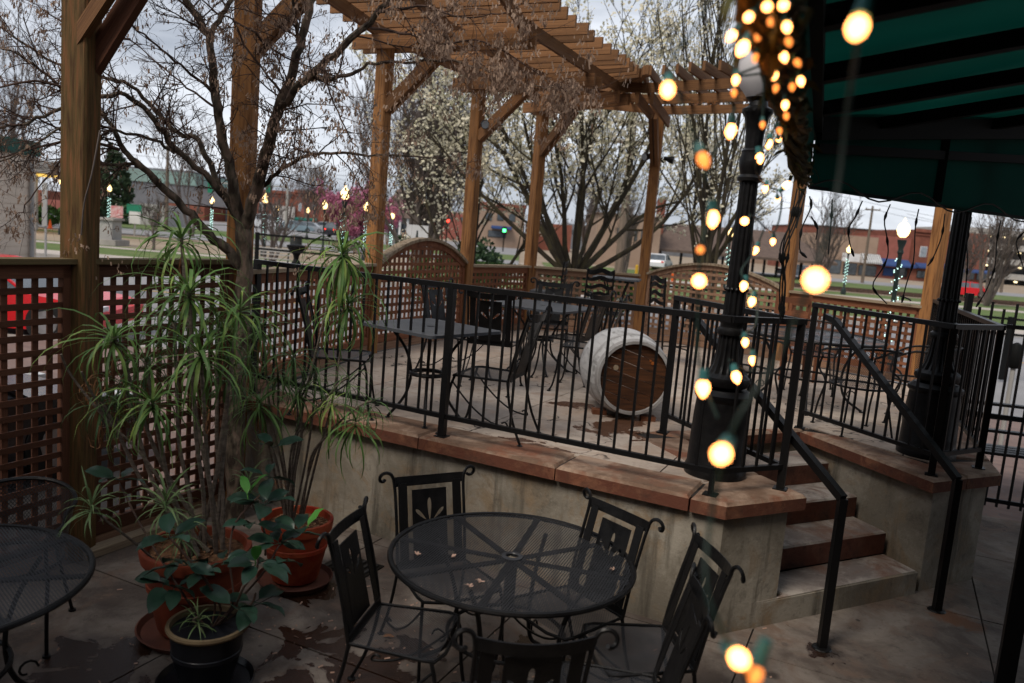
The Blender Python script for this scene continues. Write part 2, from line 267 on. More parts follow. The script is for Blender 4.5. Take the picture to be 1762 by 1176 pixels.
# ------------------------------------------------------------------ mesh builder
class MB:
    def __init__(s): s.v = []; s.f = []
    def add(s, vs, fs):
        o = len(s.v); s.v += [tuple(v) for v in vs]; s.f += [tuple(i+o for i in f) for f in fs]; return s
    def box(s, c, sz, Rm=None):
        h = [x/2 for x in sz]; vs = [Vector((x*h[0], y*h[1], z*h[2])) for x in (-1, 1) for y in (-1, 1) for z in (-1, 1)]
        if Rm is not None: vs = [Rm @ v for v in vs]
        c = Vector(c); return s.add([v+c for v in vs], [(0, 1, 3, 2), (4, 6, 7, 5), (0, 4, 5, 1), (2, 3, 7, 6), (0, 2, 6, 4), (1, 5, 7, 3)])
    def tube(s, pts, r, k=6, closed=False, caps=True):
        pts = [Vector(p) for p in pts]; n = len(pts)
        if not hasattr(r, '__len__'): r = [r]*n
        ref = None; vs = []
        for i, p in enumerate(pts):
            if closed: t = pts[(i+1) % n]-pts[i-1]
            else: t = pts[min(i+1, n-1)]-pts[max(i-1, 0)]
            if t.length < 1e-9: t = Vector((0, 0, 1))
            t.normalize()
            if ref is None:
                ref = Vector((0, 0, 1)) if abs(t.z) < .9 else Vector((1, 0, 0))
            a = (ref - t*ref.dot(t))
            if a.length < 1e-6: a = t.orthogonal()
            a.normalize(); ref = a; b = t.cross(a)
            for j in range(k):
                th = 2*math.pi*j/k; vs.append(p + (a*math.cos(th)+b*math.sin(th))*r[i])
        fs = []
        m = n if closed else n-1
        for i in range(m):
            for j in range(k):
                i2 = (i+1) % n; j2 = (j+1) % k
                fs.append((i*k+j, i*k+j2, i2*k+j2, i2*k+j))
        if caps and not closed: fs += [tuple(range(k-1, -1, -1)), tuple((n-1)*k+j for j in range(k))]
        return s.add(vs, fs)
    def ribbon(s, pts, w, t=.004, nrm=None):
        """flat bar following pts, width w along side vector, thickness t"""
        pts = [Vector(p) for p in pts]; n = len(pts); vs = []
        for i, p in enumerate(pts):
            d = (pts[min(i+1, n-1)]-pts[max(i-1, 0)]).normalized(); sd = d.cross(Vector(nrm)).normalized(); nn = sd.cross(d)
            ww = w[i] if hasattr(w, '__len__') else w
            for a, b in ((-1, -1), (1, -1), (1, 1), (-1, 1)): vs.append(p + sd*a*ww/2 + nn*b*t/2)
        fs = [(0, 3, 2, 1), tuple((n-1)*4+j for j in range(4))]
        for i in range(n-1):
            for j in range(4): fs.append((i*4+j, i*4+(j+1) % 4, i*4+4+(j+1) % 4, i*4+4+j))
        return s.add(vs, fs)
    def lathe(s, prof, c=(0, 0, 0), k=24, flute=0, nfl=12, fl_range=None, cap=True):
        c = Vector(c); vs = []
        for (r, z) in prof:
            for j in range(k):
                th = 2*math.pi*j/k; rr = r
                if flute and (fl_range is None or fl_range(z)): rr = r*(1-flute*(.5+.5*math.cos(nfl*th)))
                vs.append(c+Vector((rr*math.cos(th), rr*math.sin(th), z)))
        fs = []
        for i in range(len(prof)-1):
            for j in range(k): fs.append((i*k+j, i*k+(j+1) % k, (i+1)*k+(j+1) % k, (i+1)*k+j))
        if cap: fs += [tuple(range(k-1, -1, -1)), tuple((len(prof)-1)*k+j for j in range(k))]
        return s.add(vs, fs)
    def prism(s, poly, z0, z1):
        n = len(poly); vs = [(p[0], p[1], z0) for p in poly]+[(p[0], p[1], z1) for p in poly]
        a = sum(poly[i][0]*poly[(i+1) % n][1]-poly[(i+1) % n][0]*poly[i][1] for i in range(n))
        idx = list(range(n)) if a > 0 else list(range(n-1, -1, -1))
        fs = [tuple(reversed(idx)), tuple(i+n for i in idx)]
        for q in range(n):
            i = idx[q]; j = idx[(q+1) % n]; fs.append((i, j, j+n, i+n))
        return s.add(vs, fs)
    def quad(s, c, a, b):
        c = Vector(c); return s.add([c-a-b, c+a-b, c+a+b, c-a+b], [(0, 1, 2, 3)])
    def mesh(s, name, m, smooth=False):
        me = bpy.data.meshes.new(name); me.from_pydata(s.v, [], s.f)
        for mm in (m if isinstance(m, (list, tuple)) else [m]): me.materials.append(mm)
        if smooth:
            me.polygons.foreach_set('use_smooth', [True]*len(me.polygons))
            try: me.set_sharp_from_angle(angle=R(38))
            except Exception: pass
        me.update(); return me

def link(name, me, parent=None, M4=None, **kw):
    o = bpy.data.objects.new(name, me); COL.objects.link(o)
    if parent: o.parent = parent
    if M4 is not None: o.matrix_local = M4
    for k, v in kw.items():
        if v is not None: o[k] = v
    return o
class Thing:
    """an Empty at the thing's base; parts are given in world coordinates (loc is subtracted) unless rot/prototype use"""
    def __init__(s, name, label, cat, loc=(0, 0, 0), group=None, rotz=0):
        s.o = bpy.data.objects.new(name, None); COL.objects.link(s.o); s.loc = Vector(loc); s.o.location = s.loc
        s.o.rotation_euler = (0, 0, rotz); s.o.empty_display_size = .1
        s.o['label'] = label; s.o['category'] = cat
        if group: s.o['group'] = group
    def part(s, name, mb, m, smooth=False, parent=None, **kw):
        l = s.loc; mb.v = [(v[0]-l.x, v[1]-l.y, v[2]-l.z) for v in mb.v]
        return link(name, mb.mesh(name, m, smooth), parent or s.o, **kw)
    def stick(s, name, mkey, a, b, w, h, up=(0, 0, 1), parent=None, **kw):
        return link(name, cube(mkey), parent or s.o, stickM(Vector(a)-s.loc, Vector(b)-s.loc, w, h, up), **kw)
_cubes = {}
def cube(mkey):
    if mkey not in _cubes:
        e = .5; b = MB().box((0, 0, 0), (1, 1, 1)); _cubes[mkey] = b.mesh('bar', M[mkey])
    return _cubes[mkey]
def stickM(a, b, w, h, up=(0, 0, 1)):
    d = b-a; L = d.length; z = d.normalized(); up = Vector(up)
    if abs(z.dot(up.normalized())) > .99: up = Vector((0, 1, 0)) if abs(z.y) < .9 else Vector((1, 0, 0))
    x = up.cross(z).normalized(); y = z.cross(x)   # w along x (sideways), h along y (towards up)
    c = (a+b)/2
    return Matrix(((x.x*w, y.x*h, z.x*L, c.x), (x.y*w, y.y*h, z.y*L, c.y), (x.z*w, y.z*h, z.z*L, c.z), (0, 0, 0, 1)))
def structure(name, mb, m, smooth=False):
    return link(name, mb.mesh(name, m, smooth), kind='structure')
def single(name, mb, m, label, cat, loc=(0, 0, 0), group=None, smooth=False):
    l = Vector(loc); mb.v = [(v[0]-l.x, v[1]-l.y, v[2]-l.z) for v in mb.v]
    o = link(name, mb.mesh(name, m, smooth)); o.location = l; o['label'] = label; o['category'] = cat
    if group: o['group'] = group
    return o
def copy_thing(src, loc, rotz, label, scale=None):
    def cp(o, par):
        c = o.copy(); COL.objects.link(c)
        c.parent = par
        for ch in o.children: cp(ch, c)
        return c
    c = cp(src, None); c.location = loc; c.rotation_euler = (0, 0, rotz); c['label'] = label
    if scale: c.scale = (scale,)*3
    return c
def arc(cx, cy, r, a0, a1, n): return [(cx+r*math.cos(R(a0+(a1-a0)*i/n)), cy+r*math.sin(R(a0+(a1-a0)*i/n))) for i in range(n+1)]
def cr_spline(P, n=4):
    P = [Vector(p) for p in P]; o = []
    for i in range(len(P)-1):
        p0 = P[max(i-1, 0)]; p1 = P[i]; p2 = P[i+1]; p3 = P[min(i+2, len(P)-1)]
        for j in range(n):
            t = j/n; o.append(.5*((2*p1)+(p2-p0)*t+(2*p0-5*p1+4*p2-p3)*t*t+(-p0+3*p1-3*p2+p3)*t**3))
    o.append(P[-1]); return o
def V(*a): return Vector(a)

# ================================================================== SETTING
D = .85
UX = V(.905, -.425); VX = V(.425, .905)
def clip(poly, a, b):      # keep left of a->b
    o = []; n = len(poly)
    def s(p): return (b[0]-a[0])*(p[1]-a[1])-(b[1]-a[1])*(p[0]-a[0])
    for i in range(n):
        p, q = poly[i], poly[(i+1) % n]; sp, sq = s(p), s(q)
        if sp >= 0: o.append(p)
        if (sp >= 0) != (sq >= 0):
            t = sp/(sp-sq); o.append((p[0]+(q[0]-p[0])*t, p[1]+(q[1]-p[1])*t))
    return o
def slabs(parent, poly, z0, z1, u0, du, v0, dv, m, nu, nv, gap=.005):
    for i in range(-nu, nu):
        for j in range(-nv, nv):
            ua, ub, va, vb = u0+i*du+gap, u0+(i+1)*du-gap, v0+j*dv+gap, v0+(j+1)*dv-gap
            cell = [tuple(UX*x+VX*y) for x, y in ((ua, va), (ub, va), (ub, vb), (ua, vb))]
            p = poly
            for k in range(4):
                p = clip(p, cell[k], cell[(k+1) % 4])
                if len(p) < 3: break
            if len(p) < 3: continue
            q = [p[0]]
            for x in p[1:]:
                if math.hypot(x[0]-q[-1][0], x[1]-q[-1][1]) > 1e-3: q.append(x)
            if len(q) < 3: continue
            ar = abs(sum(q[k][0]*q[(k+1) % len(q)][1]-q[(k+1) % len(q)][0]*q[k][1] for k in range(len(q))))/2
            if ar < .02: continue
            link('slab', MB().prism(q, z0, z1-random.uniform(0, .002)).mesh('slab', M[m]), parent)
def bevprism(poly, z0, z1, b=.015):
    """prism with a chamfered top edge"""
    n = len(poly); c = V(sum(p[0] for p in poly)/n, sum(p[1] for p in poly)/n)
    a = sum(poly[i][0]*poly[(i+1) % n][1]-poly[(i+1) % n][0]*poly[i][1] for i in range(n))
    P = [V(*p) for p in (poly if a > 0 else poly[::-1])]
    ins = []
    for i in range(n):
        p = P[i]; d0 = (p-P[i-1]).normalized(); d1 = (P[(i+1) % n]-p).normalized()
        n0 = V(-d0.y, d0.x); n1 = V(-d1.y, d1.x); m = (n0+n1); m = m/max(.3, m.dot(n0)); ins.append(p+m*b)
    m = MB(); vs = [(p.x, p.y, z0) for p in P]+[(p.x, p.y, z1-b) for p in P]+[(p.x, p.y, z1) for p in ins]
    fs = [tuple(range(n-1, -1, -1)), tuple(range(2*n, 3*n))]
    for k in (0, n):
        for i in range(n): j = (i+1) % n; fs.append((i+k, j+k, j+k+n, i+k+n))
    return m.add(vs, fs)
def cap(parent, name, poly, z0=.757, z1=.853):
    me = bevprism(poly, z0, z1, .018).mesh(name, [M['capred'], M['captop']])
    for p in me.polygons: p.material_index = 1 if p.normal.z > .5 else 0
    return link(name, me, parent)

# far ground, streets and lawns: sheets each a few mm above the one below
g = MB().add([(-900, -60, -.10), (900, -60, -.10), (900, 1500, -.10), (-900, 1500, -.10)], [(0, 1, 2, 3)])
structure('ground', g, M['gravel'])
def sheet(name, pts, z, m, kind='structure'):
    o = structure(name, MB().add([(p[0], p[1], z) for p in pts], [tuple(range(len(pts)))]), M[m]); return o
sheet('sidewalk', [(-60, -8), (30, -8), (30, 13), (-60, 13)], -.03, 'pavers')
sheet('street', [(-60, 13), (60, 13), (60, 31), (-60, 31)], -.094, 'asphalt')
sheet('dark_ground', [(-2.95, 4.7), (-2.55, 5.55), (-3.4, 7.2), (-5.5, 8.8), (-9, 9.5), (-9, 1.5), (-4.5, 1.5)], -.024, 'dark_ground')  # dark ground sheet behind the left lattice
structure('kerb', MB().box((-15, 12.95, -.07), (90, .16, .12)), M['kerb'])
structure('kerb', MB().box((0, 31.1, -.04), (120, .2, .14)), M['kerb'])
sheet('sidewalk', [(-60, 31.2), (60, 31.2), (60, 34), (-60, 34)], -.02, 'walk')
sheet('lawn', [(-60, 34), (60, 34), (60, 41), (-60, 41)], -.03, 'grass')
sheet('gravel_lot', [(-60, 41), (2, 41), (2, 56), (-60, 56)], -.028, 'gravel')
sheet('path', [(-60, 40), (4, 38.2), (4, 39.4), (-60, 41.4)], -.022, 'walk')
sheet('lawn', [(2, 41), (120, 41), (120, 70), (2, 70)], -.028, 'grass')
sheet('lawn', [(-60, 50.5), (-12, 50.5), (-12, 53), (-60, 53)], -.022, 'grass')
sheet('road', [(-120, 57), (0, 57), (0, 68), (-120, 68)], -.02, 'asphalt')
sheet('lawn', [(-120, 68), (0, 68), (0, 84), (-120, 84)], -.024, 'grass')
sheet('parking_lot', [(-60, 84), (0, 84), (0, 136), (-60, 136)], -.018, 'asphalt')
sheet('path', [(8, 52), (80, 44), (80, 46.5), (8, 55)], -.02, 'walk')
sheet('road', [(8, 84), (120, 84), (120, 98), (8, 98)], -.018, 'asphalt')
sheet('lawn', [(12, 70), (120, 70), (120, 84), (12, 84)], -.024, 'grass')
for k, y in enumerate((60.0, 61.5, 63.4, 64.9)):
    structure('railway_rail', MB().box((50, y, .06), (80, .09, .16)), M['rust'] if k < 0 else M['twig'])
sheet('track_bed', [(10, 58.5), (90, 58.5), (90, 66.4), (10, 66.4)], -.016, 'gravel')
lm = MB()
for i in range(9): lm.box((-34+i*5, 62.4, -.012), (2.4, .15, .004))
structure('lane_marking', lm, M['white'])
lm = MB()
for i in range(12): lm.box((-30+i*5, 22, -.088), (2.6, .12, .004))
structure('lane_marking', lm, M['yellow'])

# lower patio: jointed slabs over a dark bed
patio = structure('patio_floor', MB().add([(p[0], p[1], -.012) for p in [(-6.2, -2.5), (8, -2.5), (8, 6.3), (4.3, 7.6), (3.0, 8.0), (-1.8, 7.0), (-2.15, 6.3)]], [tuple(range(7))]), M['joint'])
slabs(patio, [(-6.2, -2.5), (8, -2.5), (8, 6.3), (4.3, 7.6), (3.0, 8.0), (-1.8, 7.0), (-2.15, 6.3)], -.011, 0, .81, 1.33, 3.28, 1.39, 'patio', 7, 7)

# deck: concrete platform with stairs
KX = V(.882, .471)
FL = V(1.33, 4.53)                                   # front line from here along KX
SLa, SLd = V(1.88, 4.84), V(-.376, .927)             # stair-left line
SRa, SRd = V(3.03, 5.46), V(-.365, .931)             # stair-right line
def isect(p, d, q, e):
    den = d.x*e.y-d.y*e.x; t = ((q.x-p.x)*e.y-(q.y-p.y)*e.x)/den; return p+d*t
SLt = isect(SLa, SLd, V(2.55, 6.72), KX); SRt = isect(SRa, SRd, V(2.55, 6.72), KX)
outer = [(3.68, 5.81), (5.18, 9.78), (3.86, 11.36), (2.05, 12.66), (.1, 12.56), (-.82, 11.0), (-1.69, 8.95), (-2.3, 6.4)]
def ins(p, q, d):   # offset
    e = (V(*q)-V(*p)).normalized(); n = V(-e.y, e.x); return n*d
wall_poly = [(-2.25, 6.42), (1.34, 4.585), (1.80, 4.83), tuple(SLt+V(-.05, -.02)), tuple(SLt+V(0, .05)), tuple(SRt+V(0, .05)), tuple(SRt+V(.05, 0)), (3.07, 5.53), (3.63, 5.84)]+[(x*.995+.005, y*.995+.04) for x, y in outer[1:-1]]
w = Thing('deck_platform', 'raised concrete platform with grey walls and red stained cap', 'platform', (1.3, 8, 0))
bpy.data.objects.remove(w.o)
deck = structure('deck_platform', MB().prism(wall_poly, -.02, .757), M['wall'])
bed = link('deck_bed', MB().prism(wall_poly, .7575, .838).mesh('deck_bed', M['joint']), deck)
# deck slabs inside the cap band
inner = [(-2.0, 6.58), (1.30, 4.93), tuple(V(1.56, 5.12)), tuple(SLt+V(-.36, .02)), tuple(SLt+V(-.15, .17)), tuple(SRt+V(.12, .12)), (3.33, 5.86), (3.50, 6.15), (4.95, 9.70), (3.75, 11.2), (2.0, 12.5), (.2, 12.4), (-.7, 10.95), (-1.56, 8.9)]
slabs(deck, inner, .84, .850, .22, 1.45, 5.02, 1.5, 'deck', 6, 9)
A0, A1 = V(-2.3, 6.35), V(1.33, 4.53); AD = (A1-A0).normalized(); AN = V(-AD.y, AD.x)
cuts = [0, .92, 1.9, 2.96, 3.84]
for a, b in zip(cuts[:-1], cuts[1:]):
    p, q = A0+AD*(a+.004), A0+AD*(b-.004); cap(deck, 'cap_stone', [tuple(p), tuple(q), tuple(q+AN*.385), tuple(p+AN*.385)])
p = A0+AD*3.848
cap(deck, 'cap_stone', [tuple(p), tuple(A1), tuple(SLa+V(.03, .0)), tuple(SLa+SLd*.42+V(.02, 0)), tuple(SLa+SLd*.42+V(-.36, -.10)), tuple(p+AN*.385)])
q0, q1 = SLa+SLd*.43+V(.02, 0), SLt+V(.02, 0)
cap(deck, 'cap_stone', [tuple(q0), tuple(q1), tuple(q1+V(-.36, -.12)), tuple(q0+V(-.36, -.12))])
cap(deck, 'cap_stone', [tuple(SLt+V(.02, .006)), tuple(SRt+V(-.02, .006)), tuple(SRt+V(.1, .12)), tuple(SLt+V(-.25, .12))])
c0, c1, c2 = SRa+V(-.02, -.02), V(3.70, 5.80), SRt+V(-.02, 0)
cap(deck, 'cap_stone', [tuple(c0), tuple(c0+KX*.38), tuple(c2+V(.33, -.1)), tuple(c2)])
cap(deck, 'cap_stone', [tuple(c0+KX*.386), tuple(c1), tuple(c1+V(.14, .37)), tuple(c0+KX*.386+V(-.13, .34))])
cap(deck, 'cap_stone', [tuple(c1+V(.143, .376)), (5.2, 9.78), (4.92, 9.8), tuple(c1+V(-.2, .38))])
# stairs
riz = .17
rr = [0, .32, .64, .98]
stairs = structure('stairs', MB().prism([tuple(isect(SLa, SLd, SRa+SRd*.05, KX)+KX*.02), tuple(SRa+SRd*.05-KX*.02+V(0, .02)), tuple(SRt+V(-.04, -.02)), tuple(SLt+V(.04, -.02))], -.02, .02), M['joint'])
for i in range(4):
    rp = SRa + SRd*(rr[i]+.02); lp = isect(SLa, SLd, rp, KX)
    if i == 0: lp = rp - KX*1.58; 
    bk = SRt+V(0, -.0); bl = SLt
    z1 = riz*(i+1)
    e0, e1 = lp+KX*.003, rp-KX*.003
    if i == 0: poly = [tuple(lp), tuple(e1), tuple(SRa+SRd*.34), tuple(isect(SLa, SLd, SRa+SRd*.34, KX)), tuple(isect(SLa, SLd, SRa+SRd*.06, KX))]
    else: poly = [tuple(e0), tuple(e1), tuple(SRt+V(-.003, -.002)), tuple(SLt+V(.003, -.002))]
    me = bevprism(poly, (riz*i+.004) if i else -.01, z1, .012).mesh('step', [M['riser'] if i else M['wall'], M['tread']])
    for pg in me.polygons: pg.material_index = 1 if pg.normal.z > .5 else 0
    link('step', me, stairs)

# ================================================================== LATTICE FENCES
def lattice(label, a, b, z0, z1, mk='lath', capm='cap_wood', arch=0, capw=.13, sp=.094, group='lattice fence panels round the terrace', board=.10):
    a, b = V(*a), V(*b); d2 = (b-a); L = d2.length; d = d2/L; nrm = V(-d.y, d.x)
    T = Thing('lattice_fence', label, 'fence', (a.x, a.y, z0), group)
    def pt(s, z, o=0): return V(a.x+d.x*s+nrm.x*o, a.y+d.y*s+nrm.y*o, z)
    up = (0, 0, 1)
    m0 = .08; top = z1-.03
    zt = lambda s: top + arch*(1-((2*s/L-1))**2)
    T.stick('rail', mk, pt(m0, z0+board+.05), pt(L-m0, z0+board+.05), .05, .085, up)
    if board > .02: T.stick('kickboard', 'lathg', pt(m0, z0+board/2+.004), pt(L-m0, z0+board/2+.004), .035, board-.01, up)
    T.stick('stile', mk, pt(m0+.02, z0+board+.095), pt(m0+.02, zt(m0)-.03), .055, .05, (nrm.x, nrm.y, 0))
    T.stick('stile', mk, pt(L-m0-.02, z0+board+.095), pt(L-m0-.02, zt(L-m0)-.03), .055, .05, (nrm.x, nrm.y, 0))
    if not arch:
        T.stick('rail', mk, pt(m0, top-.045), pt(L-m0, top-.045), .05, .085, up)
        T.stick('cap_rail', capm, pt(m0-.02, top+.015), pt(L-m0+.02, top+.015), capw, .032, up)
    else:
        n = 14; P = [pt(m0+(L-2*m0)*i/n, zt(m0+(L-2*m0)*i/n)) for i in range(n+1)]
        T.part('cap_rail', MB().ribbon([p+V(0, 0, .012) for p in P], capw, .034, (0, 0, 1)), M[capm])
        T.part('arched_rail', MB().ribbon([p-V(0, 0, .04) for p in P], .05, .07, (0, 0, 1)), M[mk])
    zb = z0+board+.095
    s = m0+.07
    while s < L-m0-.05:
        T.stick('slat', mk, pt(s, zb, .006), pt(s, zt(s)-.05, .006), .038, .011, (nrm.x, nrm.y, 0)); s += sp
    z = zb+.05
    while z < top+arch-.07:
        if z < top-.09: s0, s1 = m0+.04, L-m0-.04
        else:
            k = 1-(z+.06-top)/arch if arch else 0
            if k <= 0.02: break
            h = math.sqrt(k)*L/2; s0, s1 = max(m0+.04, L/2-h), min(L-m0-.04, L/2+h)
        T.stick('slat', mk, pt(s0, z, -.007), pt(s1, z, -.007), .011, .038, up); z += sp
    return T
PO = {0: (-3.28, 3.72), 1: (-2.72, 4.98), 2: (-2.15, 6.2), 3: (-1.60, 8.9), 4: (-.70, 10.9), 5: (.18, 12.35), 6: (1.95, 12.5), 7: (3.75, 11.2), 8: (5.05, 9.84)}
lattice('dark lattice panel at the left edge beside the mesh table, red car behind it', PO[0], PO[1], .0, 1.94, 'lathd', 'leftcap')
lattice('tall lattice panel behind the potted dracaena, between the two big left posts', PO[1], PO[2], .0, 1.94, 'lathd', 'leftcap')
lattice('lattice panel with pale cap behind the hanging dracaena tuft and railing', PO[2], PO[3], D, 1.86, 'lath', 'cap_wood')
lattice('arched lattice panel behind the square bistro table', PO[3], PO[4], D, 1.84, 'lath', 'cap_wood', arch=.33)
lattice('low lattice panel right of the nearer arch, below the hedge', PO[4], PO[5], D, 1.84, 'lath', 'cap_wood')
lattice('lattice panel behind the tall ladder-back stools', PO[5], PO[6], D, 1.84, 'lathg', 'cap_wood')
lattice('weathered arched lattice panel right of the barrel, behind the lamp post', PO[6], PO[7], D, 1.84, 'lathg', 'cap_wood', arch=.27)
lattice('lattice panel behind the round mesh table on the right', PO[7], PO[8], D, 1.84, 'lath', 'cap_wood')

# ================================================================== PERGOLA
T = Thing('pergola', 'curved brown timber pergola on tall square posts round the terrace', 'pergola', (1.5, 10, 0))
INW = {1: (.905, -.425), 2: (.95, -.30), 3: (.90, -.43), 4: (.86, -.51), 5: (.60, -.80), 6: (-.28, -.96), 7: (-.66, -.75), 8: (-.90, -.43)}
ARM = 4.13
for k, (x, y) in PO.items():
    if k == 0: continue
    i = V(*INW[k]).normalized(); tn = V(-i.y, i.x); zb = 0 if k < 3 else D
    ang = math.atan2(i.y, i.x)
    sz = .148 if k > 2 else .165
    pm = MB(); Rm = Matrix.Rotation(ang+ (.35 if k < 3 else 0), 3, 'Z'); h = ARM+.14-zb
    c = .012; pr = [(-sz/2+c, -sz/2), (sz/2-c, -sz/2), (sz/2, -sz/2+c), (sz/2, sz/2-c), (sz/2-c, sz/2), (-sz/2+c, sz/2), (-sz/2, sz/2-c), (-sz/2, -sz/2+c)]
    pr = [(Rm @ V(a, b, 0)) for a, b in pr]; pm.prism([(q.x, q.y) for q in pr], 0, h)
    o = link('post', pm.mesh('post', M['postd' if k == 1 else 'post']), T.o); o.location = V(x, y, zb)-T.loc
    def pt(s, t, z): return V(x+i.x*s+tn.x*t, y+i.y*s+tn.y*t, z)
    if k == 1:   # nearest post carries a heavy pair of braces straight off its face
        for t, q, w_ in ((-.045, 3.22, .095), (.06, 3.10, .15)): T.stick('brace', 'lathd' if t > 0 else 'beam', pt(.0, t, q), pt(1.15, t, ARM+.2), .05, w_)
    for t in (-1, 1): T.stick('arm', 'beam', pt(-.36, t*(sz/2+.022), ARM+.07), pt(1.72, t*(sz/2+.022), ARM+.07), .040, .15)
    if k > 1:
        for t in (-.035, .035): T.stick('brace', 'beam', pt(sz/2-.02, t, 3.52), pt(.72, t, ARM-.01), .05, .12)
keys = [1, 2, 3, 4, 5, 6, 7, 8]
for a, b in zip(keys[:-1], keys[1:]):
    pa, pb = V(*PO[a]), V(*PO[b]); ia, ib = V(*INW[a]).normalized(), V(*INW[b]).normalized()
    for s in (-.12, .75, 1.6):
        qa, qb = pa+ia*s, pb+ib*s; e = (qb-qa).normalized()*.07
        T.stick('purlin', 'beam', V(qa.x-e.x, qa.y-e.y, ARM+.21+s*.004), V(qb.x+e.x, qb.y+e.y, ARM+.21+s*.004), .042, .125)
    L = (pb-pa).length; n = round(L/.32)
    for j in range(n):
        t = (j+.5)/n; c = pa.lerp(pb, t); i = ia.lerp(ib, t).normalized()
        s0, s1 = -.5, 2.02+random.uniform(-.03, .03)
        T.stick('rafter', 'beam', V(c.x+i.x*s0, c.y+i.y*s0, ARM+.33), V(c.x+i.x*s1, c.y+i.y*s1, ARM+.34), .036, .115)
def flood(pos, d, label):
    t = Thing('floodlight', label, 'floodlight', pos, 'black floodlights clamped to the pergola posts')
    p = V(*pos); d = V(*d).normalized()
    t.part('lamp_head', MB().tube([p, p+d*.05, p+d*.10, p+d*.15], [.028, .035, .055, .058], 12), M['iron'], True)
    t.part('bracket', MB().tube([p-d*.02, p-d*.05+V(0, 0, -.03), p+V(0, 0, -.07)], .012, 6), M['iron'])
    t.part('lens', MB().tube([p+d*.151, p+d*.153], [.05, .05], 12), M['winglass'])
flood((-.60, 10.72, 3.70), (.2, -1, -.3), 'small floodlight on the post at the right end of the nearer arch')
flood((1.86, 12.40, 3.62), (-.9, -.8, -.2), 'small round floodlight on the left side of the post above the barrel')
flood((2.07, 12.46, 3.62), (1, -.3, -.2), 'horn-shaped floodlight pointing right from the post above the barrel')

# ================================================================== RAILINGS
def railing(label, pts, posts, z0=D, z1=1.94, bb=.15, extra=None, thin=(), group=None):
    T = Thing('iron_railing', label, 'railing', (pts[0][0], pts[0][1], z0), group)
    P = [V(*p) for p in pts]
    for a, b in zip(P[:-1], P[1:]):
        e = (b-a).normalized()*.021
        T.stick('top_rail', 'iron', V(a.x-e.x, a.y-e.y, z1-.018), V(b.x+e.x, b.y+e.y, z1-.018), .048, .036)
        T.stick('bottom_rail', 'iron', V(a.x, a.y, z0+bb), V(b.x, b.y, z0+bb), .032, .032)
        L = (b-a).length; n = max(1, round(L/.108))
        for i in range(1, n):
            c = a.lerp(b, i/n)
            if any((c-V(*q)).length < .045 for q in posts): continue
            T.stick('baluster', 'iron', V(c.x, c.y, z0+bb+.01), V(c.x, c.y, z1-.03), .0145, .0145, (b.x-a.x, b.y-a.y, 0))
    for q in posts:
        s = .030 if q in thin else .047
        T.stick('post', 'iron', V(q[0], q[1], z0), V(q[0], q[1], (z0+bb) if q in thin else z1-.03), s, s, (AD.x, AD.y, 0))
        T.part('foot_plate', MB().box((q[0], q[1], z0+.006), (.085, .085, .008), Matrix.Rotation(-.46, 3, 'Z')), M['iron'])
    if extra:
        for a, b in zip(extra[:-1], extra[1:]): T.stick('handrail', 'iron', V(*a), V(*b), .047, .047)
        e = extra[-1]; T.part('foot_plate', MB().lathe([(.06, 0), (.055, .006), (.035, .010)], (e[0], e[1], 0), 12), M['iron'])
    return T
railing('long black railing above the grey retaining wall with the left stair handrail',
    [(-2.08, 6.42), (-.44, 5.53), (1.27, 4.69), (1.77, 4.93), (1.25, 6.21)], [(-2.08, 6.42), (-.44, 5.53), (1.27, 4.69), (1.77, 4.93), (1.25, 6.21)], thin=[(1.27, 4.69)],
    extra=[(1.31, 6.17, 1.80), (1.36, 6.05, 1.80), (2.01, 4.56, .935), (2.01, 4.56, 0)])
railing('black railing right of the stairs, enclosing the second lamp base, with its handrail',
    [(2.54, 6.8), (3.06, 5.58), (3.58, 5.90), (5.0, 9.62)], [(2.54, 6.8), (3.06, 5.58), (3.58, 5.90), (4.29, 7.76), (5.0, 9.62)],
    extra=[(2.60, 6.72, 1.84), (2.64, 6.60, 1.82), (3.05, 5.23, .93), (3.05, 5.23, 0)])
# picket fence at the right
T = Thing('picket_fence', 'tall black iron picket fence at the right edge beyond the corner railing', 'fence', (4.3, 7.5, 0))
a, b = V(4.35, 7.75), V(6.1, 7.15)
for z in (.12, .95, 1.82): T.stick('rail', 'iron', V(a.x, a.y, z), V(b.x, b.y, z), .03, .04)
for i in range(19):
    c = a.lerp(b, i/18); T.stick('picket', 'iron', V(c.x, c.y, .06), V(c.x, c.y, 1.98 if i % 2 else 2.04), .018, .018)
for c in (a, b): T.stick('post', 'iron', V(c.x, c.y, 0), V(c.x, c.y, 2.1), .055, .055)
T = Thing('slatted_bench', 'black slatted bench seen through the picket fence at the right edge', 'bench', (5.3, 8.6, 0))
for k, (yy, z) in enumerate([(8.2, .46), (8.32, .46), (8.44, .46), (8.56, .46), (8.62, .62), (8.66, .76), (8.70, .90)]): T.stick('slat', 'iron', V(4.5, yy+.1, z), V(6.4, yy-.3, z), .09, .03)
for x in (4.6, 6.3):
    T.stick('leg', 'iron', V(x, 8.2, 0), V(x, 8.2, .44), .04, .04); T.stick('leg', 'iron', V(x, 8.6, 0), V(x, 8.7, .95), .04, .04)

